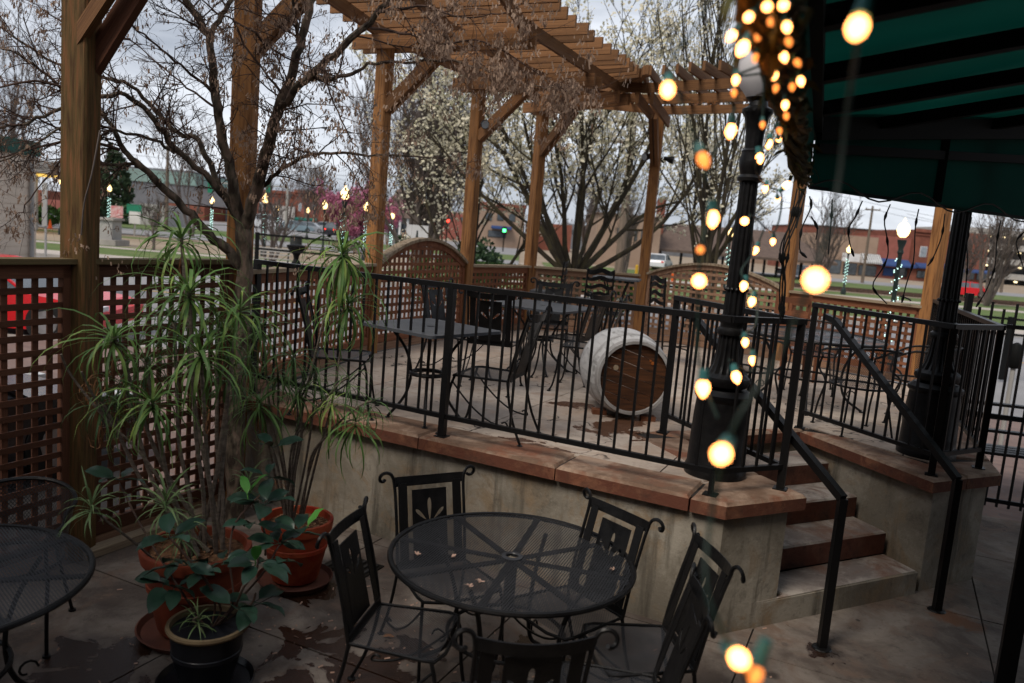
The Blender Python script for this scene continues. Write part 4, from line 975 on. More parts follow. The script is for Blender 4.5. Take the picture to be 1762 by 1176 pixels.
def leaf_strip(L, w, droop, m, fold=.25, n=6, curl=0):
    """strap leaf along +x, rising then drooping in z"""
    mb = MB(); vs = []; a = R(38); p = V(0, 0, 0)
    for i in range(n+1):
        t = i/n; ww = w*(.55+.9*t if t < .35 else max(.03, 1-(t-.35)/.65*.97))*.5
        th = a-droop*t*t-droop*.35*t
        if i: p = p+V(math.cos(th), curl*.05, math.sin(th))*(L/n)
        up = V(-math.sin(th), 0, math.cos(th))
        vs += [p+V(0, -ww, 0)+up*ww*fold, p, p+V(0, ww, 0)+up*ww*fold]
    fs = []
    for i in range(n): b = i*3; fs += [(b, b+3, b+4, b+1), (b+1, b+4, b+5, b+2)]
    return mb.add(vs, fs)
DL = {}
def leafset(key, Ls, w, dr, mk):
    DL[key] = []
    for i in range(8):
        L = random.uniform(*Ls); DL[key].append(leaf_strip(L, w*random.uniform(.85, 1.1), random.uniform(*dr), mk, curl=random.uniform(-1, 1)).mesh('leaf', M[mk], True))
leafset('drac', (.30, .50), .019, (.9, 2.1), 'drac'); leafset('drac2', (.28, .44), .0145, (1.2, 2.4), 'drac2'); leafset('dracp', (.17, .30), .013, (.8, 1.7), 'dracp')
leafset('dead', (.16, .28), .010, (2.6, 3.6), 'deadleaf')
def head(T, c, n, key, scale=1, up=0, asparts=True, stuff=None, spread=(-25, 62)):
    for i in range(n):
        az = i*2.399+random.uniform(-.3, .3); f = i/n; el = R(spread[1]-(spread[1]-spread[0])*f+random.uniform(-9, 9))
        Mx = Matrix.Translation(c-T.loc+V(0, 0, -.05*f)) @ Matrix.Rotation(az, 4, 'Z') @ Matrix.Rotation(-(el-R(38)), 4, 'Y') @ Matrix.Rotation(random.uniform(-.3, .3), 4, 'X') @ Matrix.Scale(scale*random.uniform(.75, 1.12), 4)
        me = random.choice(DL[key])
        if asparts: link('leaf', me, T.o, Mx)
        else:
            Mw = Matrix.Translation(T.loc) @ Mx; stuff.add([Mw @ v.co for v in me.vertices], [tuple(p.vertices) for p in me.polygons])
def cane(T, pts, r=.011):
    P = cr_spline(pts, 5); T.part('cane', MB().tube(P, [r*(1.15-.35*i/len(P))*random.uniform(.93, 1.07) for i in range(len(P))], 7), M['cane'], True)
T = Thing('dracaena', 'tall bushy dracaena with many canes in the large terracotta pot', 'plant', (-1.62, 4.16, .46))
b0 = V(-1.58, 4.18, .46)
hs = [(312, 408, 4.45, 40, 'drac', 1.05, True), (326, 500, 4.05, 46, 'drac', 1.1, True), (345, 605, 3.95, 42, 'drac', 1.05, True), (196, 578, 4.0, 40, 'drac', 1.0, True), (262, 690, 3.85, 40, 'drac', .95, True),
      (412, 528, 4.25, 38, 'drac', .95, True), (250, 620, 4.25, 34, 'drac2', .9, False), (395, 640, 4.3, 36, 'drac2', .95, False), (300, 555, 4.35, 34, 'drac2', .95, False), (215, 665, 4.2, 30, 'drac2', .9, False), (175, 690, 4.1, 26, 'drac2', .8, False), (375, 560, 4.4, 30, 'drac2', 1, False)]
sf = MB(); df = MB()
for i, (px, py, Y, n, k, s, part) in enumerate(hs):
    h = at(px, py, Y); b = b0+V(random.uniform(-.10, .10), random.uniform(-.08, .08), 0)
    mid = b.lerp(h, .5)+V((h.x-b.x)*.12, 0, -.04); cane(T, [b, b.lerp(mid, .5)+V(random.uniform(-.02, .02), 0, 0), mid, h.lerp(mid, .4), h])
    head(T, h, n, k, s, asparts=part, stuff=sf)
    if i % 3 == 0 or i in (3, 9, 10): head(T, h-V(0, 0, .1), 9, 'dead', 1, asparts=False, stuff=df, spread=(-70, -20))
for (px, py, Y) in [(165, 640, 4.1), (150, 655, 4.15), (360, 700, 4.0)]: head(T, at(px, py, Y), 8, 'dead', .9, asparts=False, stuff=df, spread=(-60, 30))
for (px, py) in [(105, 610), (140, 640)]:
    cane(T, [b0, at(250, 790, 4.1), at(190, 730, 4.05), at(px+20, py+40, 4.0), at(px, py, 3.95)], .007)
T.part('foliage', sf, M['drac2'], True, kind='stuff'); T.part('withered_foliage', df, M['deadleaf'], True, kind='stuff')
T = Thing('dracaena', 'slender drooping dracaena in the red pot, tufts hanging before the railing', 'plant', (-1.28, 4.86, .40))
b0 = V(-1.30, 4.86, .40)
hs = [(590, 432, 4.75, 50, 'drac', 1.15, True), (600, 520, 4.8, 38, 'drac', 1.05, False), (450, 560, 4.65, 32, 'drac2', .95, False), (505, 612, 4.75, 34, 'drac2', .95, False), (447, 690, 4.55, 34, 'drac', .9, False),
      (515, 672, 4.65, 30, 'drac2', .85, False), (572, 688, 4.65, 26, 'drac', .8, False), (612, 722, 4.6, 30, 'drac', .85, False), (478, 640, 4.7, 26, 'drac2', .9, False), (545, 640, 4.8, 24, 'drac2', .8, False), (640, 690, 4.65, 18, 'drac2', .7, False), (600, 650, 4.7, 20, 'drac2', .75, False), (430, 620, 4.7, 24, 'drac2', .8, False)]
sf = MB(); df = MB(); sg = MB()
for i, (px, py, Y, n, k, s, part) in enumerate(hs):
    h = at(px, py, Y); b = b0+V(random.uniform(-.06, .06), random.uniform(-.05, .05), 0)
    mid = b.lerp(h, .55)+V(-.10 if px > 560 and py > 600 else .03*(1 if i % 2 else -1), 0, .10 if py > 600 else 0)
    cane(T, [b, b.lerp(mid, .5)+V(random.uniform(-.02, .02), 0, .03), mid, h.lerp(mid, .3)+V(0, 0, .03), h], .007)
    head(T, h, n, k, s, asparts=part, stuff=sg if k == 'drac' else sf, spread=(-50, 55))
    if i in (2, 4, 6): head(T, h-V(0, 0, .05), 7, 'dead', .9, asparts=False, stuff=df, spread=(-70, -20))
head(T, at(476, 832, 4.6), 14, 'dead', .6, asparts=False, stuff=df, spread=(10, 80))
T.part('foliage', sf, M['drac2'], True, kind='stuff'); T.part('lighter_foliage', sg, M['drac'], True, kind='stuff'); T.part('withered_foliage', df, M['deadleaf'], True, kind='stuff')
# pale striped tufts
for (px, py, Y, n, s, lb, bx) in [(157, 868, 3.75, 26, 1.05, 'pale striped tuft leaning over the edge of the left mesh table', (-1.78, 4.05, .42)), (285, 862, 3.8, 30, 1.1, 'pale spiky tuft rising from the large terracotta pot', (-1.66, 4.05, .46)),
                              (312, 915, 3.75, 22, .9, 'lower pale spiky tuft over the front rim of the large terracotta pot', (-1.60, 3.98, .46)), (428, 826, 4.3, 20, .8, 'reddish-tipped pale tuft above the rubber leaves beside the red pot', (-1.36, 4.55, .3)), (341, 1062, 3.6, 20, .7, 'small pale grassy tuft growing in the dark glazed pot', (-1.40, 3.62, .28))]:
    h = at(px, py, Y); T = Thing('striped_dracaena', lb, 'plant', bx, 'pale striped tufts among the pots')
    b = V(*bx); cane(T, [b, b.lerp(h, .4)+V(.03, 0, -.02), b.lerp(h, .8)+V(-.02, 0, 0), h], .006)
    head(T, h, n, 'dracp', s, spread=(-25, 80))
# rubber plants
def rubber_leaf(L, w, mk, n=7):
    mb = MB(); vs = []
    for i in range(n+1):
        t = i/n; ww = w*.5*math.sin(math.pi*(t**.95))**.62 if 0 < t < 1 else .001
        z = .10*L*math.sin(t*2.2)-.16*L*t*t
        x = L*t
        for k, f in enumerate((-1, -.5, 0, .5, 1)): vs.append(V(x, f*ww, z+abs(f)*ww*.22+.004*math.sin(i*1.5)*abs(f)))
    fs = [(i*5+k, (i+1)*5+k, (i+1)*5+k+1, i*5+k+1) for i in range(n) for k in range(4)]
    mb.add(vs, fs); mb.tube([V(-.035, 0, -.004), V(0, 0, 0), V(L*.5, 0, .001+.10*L*math.sin(1.1)-.04*L-.002)], [.0022, .002, .0012], 4)
    return mb.mesh('leaf', M[mk], True)
RL = [rubber_leaf(.160, .086, 'rubber'), rubber_leaf(.135, .07, 'rubber'), rubber_leaf(.172, .09, 'rubber')]; RY = rubber_leaf(.12, .05, 'rubbery')
T = Thing('rubber_plant', 'leafy dark green rubber plant spreading from the dark glazed pot', 'plant', (-1.36, 3.66, .28)); b0 = V(-1.36, 3.68, .27)
stems = [[(380, 1050, 3.65), (355, 1000, 3.62), (318, 955, 3.6), (292, 925, 3.6)], [(370, 1040, 3.7), (345, 985, 3.65), (335, 975, 3.62)], [(400, 1050, 3.7), (420, 1010, 3.7), (440, 985, 3.7), (445, 960, 3.7)], [(400, 1060, 3.7), (432, 1040, 3.72), (440, 1020, 3.72)],
         [(400, 1040, 3.75), (395, 960, 3.85), (405, 900, 3.95), (450, 850, 4.1)], [(450, 990, 3.9), (480, 940, 4.0), (505, 925, 4.05)], [(300, 1000, 3.75), (240, 900, 3.95), (205, 830, 4.05)]]
for s_ in stems: T.part('stem', MB().tube(cr_spline([b0]+[at(*q) for q in s_], 4), [.007]+[.0055]*(4*len(s_)-1)+[.003], 6), M['twig'], True)
whorls = [((292, 925, 3.6), 5, 1), ((318, 972, 3.6), 5, .95), ((345, 985, 3.62), 5, .6), ((283, 1005, 3.7), 4, .9), ((441, 968, 3.7), 7, 1), ((438, 1035, 3.72), 4, 1.05), ((405, 1045, 3.6), 3, 1.05), ((455, 868, 4.1), 6, 1.0), ((480, 935, 4.0), 6, .85), ((512, 915, 4.05), 5, .85), ((435, 900, 4.0), 4, .9), ((205, 825, 4.05), 4, .85), ((462, 820, 4.2), 4, .9), ((470, 770, 4.35), 3, .9), ((300, 1010, 3.7), 3, .9), ((385, 965, 3.75), 4, .7), ((490, 965, 3.9), 3, .9)]
for (q, n, s) in whorls:
    c = at(*q); a0 = random.uniform(0, 6)
    for i in range(n):
        az = a0+i*2*math.pi/n+random.uniform(-.3, .3); el = random.uniform(-.5, .45)
        link('leaf', random.choice(RL), T.o, Matrix.Translation(c-T.loc) @ Matrix.Rotation(az, 4, 'Z') @ Matrix.Rotation(-el, 4, 'Y') @ Matrix.Rotation(random.uniform(-.5, .5), 4, 'X') @ Matrix.Scale(s*random.uniform(.85, 1.1), 4) @ Matrix.Translation(V(.03, 0, 0)))
for q, az, el in [((440, 965, 3.68), -1.2, 1.1), ((432, 845, 4.1), .4, .9), ((425, 850, 4.05), 2.2, .7), ((530, 905, 4.02), .8, .8), ((275, 1000, 3.6), 0, 1)][:4]:
    link('leaf', RY, T.o, Matrix.Translation(at(*q)-T.loc) @ Matrix.Rotation(az, 4, 'Z') @ Matrix.Rotation(-el, 4, 'Y'), label='bright young green leaf')
# wood edging strip under the left fence
T = Thing('fence_kickboard', 'pale weathered board lying along the foot of the left lattice fence', 'board', (-2.4, 5.5, 0)); T.stick('board', 'cap_wood', V(-2.66, 4.92, .03), V(-2.13, 6.02, .03), .10, .05)
T = Thing('drain_grate', 'small dark slotted drain grate in the floor beside the red pot saucer', 'grate', (-.95, 5.15, 0))
T.part('frame', MB().box((-.95, 5.15, .004), (.34, .26, .008), Matrix.Rotation(-.45, 3, 'Z')), M['iron'])
for k in range(6): q = Matrix.Rotation(-.45, 3, 'Z') @ V(-.13+.052*k, 0, 0); T.part('bar', MB().box((-.95+q.x, 5.15+q.y, .011), (.022, .22, .006), Matrix.Rotation(-.45, 3, 'Z')), M['ironmesh'])
# floor debris
dm = MB()
for i in range(260):
    x, y = random.uniform(-2.3, 3.6), random.uniform(2.6, 5.2)
    if random.random() < .5: x, y = random.gauss(-1.0, .6), random.gauss(4.2, .6)
    a = random.uniform(0, 3.1); l = random.uniform(.004, .016); dm.quad((x, y, .004), V(math.cos(a)*l, math.sin(a)*l, .001), V(-math.sin(a)*.004, math.cos(a)*.004, .002))
o = link('leaf_litter', dm.mesh('leaf_litter', M['fallen'])); o['label'] = 'scattered dry seeds and leaf bits on the lower patio floor'; o['category'] = 'leaf litter'; o['kind'] = 'stuff'
for (px, py, lb) in [(582, 985, 'curled brown leaf on the patio just left of the side chair'), (668, 1098, 'brown leaf lying under the left side of the foreground table'), (598, 990, 'small orange leaf near the red pot saucer')]:
    p = onz(px, py, 0); m = MB(); a = random.uniform(0, 3)
    m.add([p+V(math.cos(a+t)*rr_, math.sin(a+t)*rr_, .006+.012*abs(math.sin(t))) for t, rr_ in ((0, .04), (.9, .022), (2.2, .022), (3.14, .035), (4.1, .02), (5.4, .022))], [(0, 1, 2, 3), (0, 3, 4, 5)])
    single('fallen_leaf', m, M['deadleaf'], lb, 'leaf', p, 'fallen leaves on the patio')

# ================================================================== FOREGROUND TREE (bare, hung with dry seeds)
random.seed(5)
T = Thing('seeding_maple', 'bare multi-limbed tree hung with dry seed clusters in front of the left posts', 'tree', (-2.05, 5.85, 0))
limbs = [
 ('trunk', [(404, 905, 5.85), (405, 780, 5.85), (410, 650, 5.85), (416, 550, 5.85), (420, 470, 5.85), (420, 415, 5.85), (417, 375, 5.85)], 0.0686, 0.0562),
 ('limb', [(424, 470, 5.85), (395, 435, 5.8), (358, 400, 5.7), (320, 362, 5.65), (285, 325, 5.6), (245, 288, 5.5), (215, 258, 5.45), (196, 222, 5.4), (176, 196, 5.4)], 0.0434, 0.0115),
 ('limb', [(245, 288, 5.5), (222, 281, 5.5), (196, 284, 5.4), (150, 276, 5.3)], 0.0154, 0.0072),
 ('limb', [(414, 385, 5.85), (385, 340, 5.8), (350, 300, 5.7), (300, 255, 5.6), (268, 210, 5.5), (235, 178, 5.4), (205, 162, 5.3), (150, 172, 5.2), (90, 195, 5.1), (30, 215, 5.0), (-30, 222, 5.0)], 0.0294, 0.0072),
 ('limb', [(405, 372, 5.85), (378, 320, 5.9), (355, 272, 5.9), (335, 235, 5.9), (310, 232, 5.9), (265, 190, 5.9), (225, 150, 5.8), (170, 130, 5.7), (100, 110, 5.6), (20, 60, 5.5)], 0.0266, 0.0072),
 ('limb', [(418, 395, 5.85), (402, 330, 5.8), (388, 260, 5.75), (376, 200, 5.7), (368, 140, 5.7), (362, 72, 5.7), (342, 35, 5.7), (322, 0, 5.7), (310, -40, 5.7)], 0.0406, 0.0202),
 ('limb', [(362, 72, 5.7), (378, 35, 5.7), (398, 0, 5.7), (410, -40, 5.7)], 0.0210, 0.0144),
 ('limb', [(424, 390, 5.85), (440, 330, 5.75), (462, 250, 5.6), (478, 195, 5.5), (497, 140, 5.45), (514, 80, 5.4), (532, 20, 5.4), (545, -40, 5.4)], 0.0490, 0.0202),
 ('limb', [(480, 190, 5.5), (510, 152, 5.3), (545, 120, 5.15), (585, 85, 5.0), (628, 45, 4.9), (665, 5, 4.8), (690, -40, 4.8)], 0.0294, 0.0144),
 ('limb', [(514, 70, 5.4), (508, 30, 5.3), (500, -30, 5.2)], 0.0126, 0.0086),
 ('limb', [(445, 325, 5.8), (478, 298, 5.7), (510, 275, 5.6), (545, 264, 5.5), (590, 264, 5.45), (650, 268, 5.4), (732, 271, 5.3)], 0.0182, 0.0050),
 ('limb', [(530, 138, 5.25), (570, 134, 5.15), (605, 126, 5.1), (645, 110, 5.0), (700, 108, 4.95), (760, 104, 4.9), (830, 118, 4.8), (905, 145, 4.7), (975, 152, 4.65)], 0.0154, 0.0029),
 ('limb', [(628, 45, 4.9), (690, 55, 4.8), (760, 75, 4.7), (830, 70, 4.6), (900, 110, 4.6)], 0.0098, 0.0029),
 ('limb', [(645, 20, 4.8), (720, 10, 4.7), (800, 30, 4.6), (860, 20, 4.5)], 0.0098, 0.0029),
 ('limb', [(366, 160, 5.7), (330, 128, 5.6), (290, 95, 5.5), (248, 60, 5.4), (200, 30, 5.3), (140, 10, 5.3)], 0.0112, 0.0036),
 ('limb', [(372, 185, 5.7), (335, 160, 5.75), (285, 120, 5.8), (225, 68, 5.8)], 0.0098, 0.0036),
 ('limb', [(300, 265, 5.6), (262, 240, 5.5), (200, 225, 5.3), (130, 210, 5.1), (60, 250, 5.0), (-20, 290, 5.0)], 0.0126, 0.0043),
 ('limb', [(176, 196, 5.4), (120, 165, 5.3), (70, 120, 5.2), (20, 88, 5.1), (-30, 70, 5.1)], 0.0126, 0.0050),
 ('limb', [(196, 222, 5.4), (160, 240, 5.2), (110, 270, 5.1), (60, 330, 5.0), (30, 370, 5.0)], 0.0091, 0.0029),
 ('limb', [(488, 165, 5.45), (450, 120, 5.4), (400, 35, 5.3), (385, 30, 5.3)], 0.0098, 0.0043),
 ('limb', [(400, 35, 5.3), (440, 60, 5.3), (500, 105, 5.35)], 0.0070, 0.0058),
 ('limb', [(150, 172, 5.2), (80, 140, 5.1), (0, 150, 5.0), (-40, 160, 5.0)], .011, .004),
 ('limb', [(205, 258, 5.4), (120, 240, 5.2), (40, 262, 5.1), (-20, 275, 5.0)], .011, .004),
 ('limb', [(176, 196, 5.3), (120, 225, 5.2), (60, 205, 5.1), (0, 185, 5.0)], .010, .004),
 ('limb', [(225, 68, 5.8), (170, 60, 5.7), (110, 40, 5.6), (60, 10, 5.5)], .009, .004),
 ('limb', [(600, 264, 5.45), (640, 300, 5.4), (630, 340, 5.4)], 0.0042, 0.0022),
 ('limb', [(555, 115, 5.1), (575, 180, 5.1), (600, 230, 5.1), (620, 280, 5.1), (600, 330, 5.1)], 0.0070, 0.0022),
]
def rot_about(d, ang, az):
    a = d.orthogonal().normalized(); a.rotate(Matrix.Rotation(az, 3, d)); q = d.copy(); q.rotate(Matrix.Rotation(ang, 3, a)); return q
tw = MB(); seeds = MB(); nseed = 0
def seed_cluster(p, n=6, s=1.0):
    for _ in range(n):
        q = p+V(random.gauss(0, .014), random.gauss(0, .014), -random.uniform(0, .05))
        a = random.uniform(0, 3.14); l = random.uniform(.007, .014)*s; w = l*.36
        dn = V(random.gauss(0, .35), random.gauss(0, .35), -1).normalized()
        seeds.quad(q+dn*l, dn*l, V(math.cos(a), math.sin(a), 0)*w)
def twig(p, d, L, r, lev, seedp):
    n = 4 if lev < 2 else 3; P = [p]; q = p; dd = d.copy()
    for i in range(n):
        dd = (dd+V(random.gauss(0, .20), random.gauss(0, .20), random.gauss(0, .18)-.02)).normalized(); q = q+dd*L/n; P.append(q)
    tw.tube(P, [r*(1-.6*i/n) for i in range(n+1)], 4 if lev < 2 else 3, caps=False)
    if lev < 3:
        k = {0: 5, 1: 4, 2: 2}[lev]
        for j in range(k):
            i = random.randint(1, n); pp = P[i-1].lerp(P[i], random.random())
            twig(pp, rot_about(dd, random.uniform(.5, 1.1), random.uniform(0, 6.28)), L*random.uniform(.35, .6), r*.55, lev+1, seedp)
    if random.random() < seedp:
        seed_cluster(P[-1], random.randint(3, 8))
for (nm, pts, r0, r1) in limbs:
    P = cr_spline([at(*q) for q in pts], 4); n = len(P)
    P = [p+V(random.gauss(0, .006), random.gauss(0, .006), random.gauss(0, .006)) for p in P]
    rad = [r0+(r1-r0)*(i/(n-1))**.8 for i in range(n)]
    rad = [x*random.uniform(.93, 1.08) for x in rad]
    if nm == 'trunk': rad[0] *= 1.4; rad[1] *= 1.15
    T.part('trunk' if nm == 'trunk' else 'branch', MB().tube(P, rad, 12 if r0 > .03 else 7), M['bark'] if r0 > .012 else M['twig'], True)
    if nm == 'trunk': continue
    Lt = sum((P[i+1]-P[i]).length for i in range(n-1)); cnt = int(Lt*(13 if pts[-1][0] < 160 else 8))+2
    for j in range(cnt):
        f = random.uniform(.18 if r0 > .03 else .02, 1); i = min(n-2, int(f*(n-1))); p = P[i].lerp(P[i+1], random.random()); d = (P[i+1]-P[i]).normalized()
        px = 881+CF*(p-CAM).dot(_R)/(p-CAM).dot(_f); py = 588-CF*(p-CAM).dot(_U)/(p-CAM).dot(_f)
        sp = .60 if (px > 570 and py < 200) else (.20 if px > 400 else .05)
        if abs(px-215) < 95 and py < 330 and random.random() < .35: continue
        twig(p, rot_about(d, random.uniform(.4, 1.2), random.uniform(0, 6.28)), random.uniform(.16, .5), min(.006, rad[i]*.5), 0 if random.random() < .75 else 1, sp)
    if r1 < .012: twig(P[-1], (P[-1]-P[-3]).normalized(), .3, r1*.8, 0, .5)
for (px, py, Y, n) in [(420, 235, 5.75, 50), (395, 225, 5.75, 40), (440, 245, 5.6, 30), (136, 410, 4.9, 18), (206, 455, 5.0, 10), (590, 235, 5.1, 14), (500, 235, 5.5, 14), (535, 240, 5.4, 12), (575, 290, 5.3, 14), (625, 280, 5.3, 10)]:
    for k in range(n//2):
        seed_cluster(at(px+random.gauss(0, 14), py+random.gauss(0, 12), Y+random.gauss(0, .05)), 4)
T.part('twigs', tw, M['twig'], kind='stuff'); T.part('seed_clusters', seeds, M['seed'], kind='stuff')
# moss/hanging dead twig in front of the left post
P = cr_spline([at(172, 225, 4.85), at(158, 300, 4.8), at(145, 350, 4.8), at(140, 405, 4.8)], 4); T.part('hanging_twig', MB().tube(P, .005, 5), M['barkgrey'])

# ================================================================== BACKGROUND TREES
TRK = {}
def bgtree(name, label, base, stems, L0, r0, lev, bark, blossom=None, bl_n=3, bl_s=.05, group=None, kids=(5, 5, 4), tilt=(.1, .8), upb=.12, seed=1, sides=(8, 5, 3, 3), spreadk=1.0, minr=.012, wob=.10, blk='blossom', clusters=1.0, twr=None):
    random.seed(seed); T = Thing(name, label, 'tree', base, group)
    trunk = MB(); tws = MB(); bl = MB()
    def grow(p, d, L, r, lv):
        n = 5 if lv < 2 else 3; P = [p]; q = p; dd = d.copy()
        for i in range(n):
            dd = (dd+V(random.gauss(0, wob), random.gauss(0, wob), random.gauss(0, wob)+upb)).normalized(); q = q+dd*L/n; P.append(q)
        tgt = trunk if lv == 0 else tws
        tgt.tube(P, [max(minr*.6, r*(1-.62*i/n)) for i in range(n+1)], sides[min(lv, 3)], caps=False)
        if lv < lev:
            for j in range(kids[min(lv, len(kids)-1)]):
                f = random.uniform(.25, 1) if lv else random.uniform(.3, 1)
                i = min(n-1, int(f*n)); pp = P[i].lerp(P[i+1], random.random())
                grow(pp, rot_about(dd, random.uniform(.25, .85)*spreadk, random.uniform(0, 6.28)), L*random.uniform(.38, .66), max(minr, r*(1-.62*f)*.55), lv+1)
        if blossom and lv >= lev-1:
            for i in range(1, n+1):
                if random.random() > clusters: continue
                for _ in range(bl_n):
                    c = P[i]+V(random.gauss(0, bl_s*1.1), random.gauss(0, bl_s*1.1), random.gauss(0, bl_s*1.1))
                    a = V(random.gauss(0, 1), random.gauss(0, 1), random.gauss(0, 1)).normalized(); b = a.orthogonal().normalized(); s = bl_s*random.uniform(.35, .8)
                    bl.quad(c, a*s, b*s)
    b = V(*base); zf = TRK.get(label, 0)
    if zf: trunk.tube([b-V(0, 0, .1), b+V(.02, 0, zf*.5), b+V(0, 0, zf), b+V(0, 0, zf+.25)], [r0*3.2, r0*2.4, r0*2.6, r0*1.2], 12); b = b+V(0, 0, zf)
    for k in range(stems):
        az = 2*math.pi*k/stems+random.uniform(-.4, .4); tl = random.uniform(*tilt)
        d = V(math.cos(az)*math.sin(tl), math.sin(az)*math.sin(tl), math.cos(tl))
        grow(b+V(math.cos(az), math.sin(az), 0)*r0*.5, d, L0*random.uniform(.8, 1.15), r0*random.uniform(.7, 1.05), 0)
    T.part('trunk', trunk, M[bark], True)
    if tws.v: T.part('crown', tws, M[twr or bark], kind='stuff')
    if bl.v: T.part('blossom' if blk in ('blossom', 'pink') else 'foliage', bl, M[blk], kind='stuff')
    return T
TRK['large many-stemmed flowering pear tree with mossy trunks beyond the deck'] = 1.35; TRK['smaller flowering pear tree right of the large one, left of the lamp post'] = 1.4
p = at(985, 470, 19.0)
bgtree('flowering_pear_tree', 'large many-stemmed flowering pear tree with mossy trunks beyond the deck', (p.x, p.y, 0), 13, 4.9, .08, 3, 'barkmoss', True, 4, .05, kids=(6, 5, 3), tilt=(.08, 1.1), seed=3, minr=.010, upb=.10, twr='barkmoss', clusters=.9)
p = at(1205, 450, 24.0)
bgtree('flowering_pear_tree', 'smaller flowering pear tree right of the large one, left of the lamp post', (p.x, p.y, 0), 6, 3.5, .09, 3, 'barkmoss', True, 2, .05, kids=(6, 5, 3), tilt=(.1, .6), seed=8, minr=.013, clusters=.75)
p = at(815, 440, 23.0)
bgtree('flowering_pear_tree', 'flowering pear tree with creamy blossom behind the nearer arch posts', (p.x, p.y, 0), 4, 4.3, .08, 3, 'barkmoss', True, 2, .048, kids=(6, 4, 3), tilt=(.1, .75), seed=12, minr=.012)
p = at(1235, 300, 15.5)
bgtree('flowering_pear_tree', 'thin upright flowering saplings standing above the pergola end', (p.x, p.y, 0), 3, 7.0, .05, 2, 'barkmoss', True, 2, .04, kids=(20, 5), tilt=(.03, .16), seed=21, minr=.007, upb=.25, spreadk=.7)
p = at(727, 420, 40.0)
bgtree('vase_shaped_tree', 'dense bare vase-shaped tree between the house and the arch', (p.x, p.y, 0), 16, 6.2, .13, 3, 'barkgrey', kids=(8, 7, 5), tilt=(.1, .75), seed=4, minr=.018, upb=.2)
p = at(610, 400, 60.0)
bgtree('pink_flowering_tree', 'round pink flowering tree behind the street lamps', (p.x, p.y, 0), 7, 2.9, .10, 3, 'barkgrey', True, 5, .10, kids=(6, 5, 4), tilt=(.1, .9), seed=6, minr=.02, blk='pink', clusters=1.0)
for i, (px, py, Y, st, L, lb, sd) in enumerate([(330, 395, 62, 3, 6.0, 'tall slender bare tree left of the two big posts, far across the park', 31), (265, 395, 40, 3, 1.6, 'small bare sapling in the gravel lot by the maple limb', 32), (262+0, 0, 0, 0, 0, '', 0),
                                         (1405, 500, 62, 5, 4.2, 'bare tree in front of the beige shop, behind the hanging light strands', 33), (1700, 510, 55, 7, 4.6, 'wide bare tree at the right edge before the parking garage', 34), (1655, 500, 70, 5, 4.0, 'bare tree right of the timber post, before the brick shops', 35),
                                         (465, 430, 34, 4, 2.6, 'small pale bare tree by the black park fence', 36), (1075, 440, 50, 4, 4.0, 'bare tree before the pinkish building', 37), (540, 380, 120, 6, 6.5, 'far bare tree above the brick shops', 38), (20, 330, 60, 5, 9, 'bare tree rising behind the beige wall at the left edge', 39), (1010, 430, 90, 6, 7, 'far bare tree behind the pear trunks', 40)]):
    if not st: continue
    p = at(px, py, Y)
    bgtree('bare_tree', lb, (p.x, p.y, 0), st, L, .02*L+.03, 3, 'barkgrey', kids=(6, 5, 4), tilt=(.05, .6), seed=sd, minr=.014*max(1, Y/45), upb=.14, group='bare background trees')
def bush(name, label, c, rx, ry, rz, mk, n=900, s=.10, cat='bush', sd=1, cone=False, box=False):
    random.seed(sd); m = MB(); c = V(*c)
    for _ in range(n):
        v = V(random.gauss(0, 1), random.gauss(0, 1), random.gauss(0, 1)).normalized()*random.uniform(.55, 1)**.5
        if box: v = V(max(-1, min(1, v.x*1.5)), max(-1, min(1, v.y*1.5)), max(-1, min(1, v.z*1.5)))
        if cone: k = (1-(v.z+1)/2)**.8; v = V(v.x*(.15+k), v.y*(.15+k), v.z)
        w = 1+.16*math.sin(v.x*5+sd)*math.cos(v.y*4+v.z*6)
        q = c+V(v.x*rx*w, v.y*ry*w, (v.z+1)*rz*(w if not box else 1)); a = V(random.gauss(0, 1), random.gauss(0, 1), random.gauss(0, 1)).normalized(); b = a.orthogonal().normalized(); ss = s*random.uniform(.5, 1.1)
        m.quad(q, a*ss, b*ss*.7)
    T = Thing(name, label, cat, c); T.part('foliage', m, M[mk], kind='stuff')
    T.part('stem', MB().tube([c-V(0, 0, .1), c+V(0, 0, rz)], [.08, .03], 6), M['barkgrey']); return T
p = at(190, 395, 85); bush('conifer_tree', 'dark evergreen tree behind the leftmost park lamp', (p.x, p.y, 0), 2.6, 2.6, 3.9, 'evergreen', 2600, .22, 'tree', 3, cone=True)
p = at(82, 385, 60); bush('clipped_bush', 'round green bush beside the beige wall', (p.x, p.y, 0), 1.1, 1.0, .75, 'hedge', 900, .12, 'bush', 4)
p = at(60+20, 330, 62); bush('conifer_tree', 'dark tree under the filling station canopy', (p.x, p.y+6, 0), 1.9, 1.8, 2.3, 'evergreen', 1200, .2, 'tree', 5)
p = at(818, 425, 27); bush('dark_shrub', 'dark round shrub behind the nearer arch, left of the low hedge', (p.x, p.y, 0), 1.0, .9, .95, 'darkbush', 1800, .07, 'bush', 6)
p = at(905, 440, 24); bush('clipped_hedge', 'low clipped green hedge above the lattice corner', (p.x, p.y, .1), 3.0, .5, .62, 'hedge', 5200, .05, 'hedge', 7, box=True)
p = at(700, 415, 75); bush('dark_shrub', 'dark reddish shrub by the house porch', (p.x, p.y, 0), 1.1, .9, .6, 'darkbush', 600, .12, 'bush', 8)
p = at(320, 392, 80); bush('dark_shrub', 'brown-green shrub by the grey tank', (p.x-6, p.y, 0), 1.4, 1, .9, 'darkbush', 600, .14, 'bush', 9)

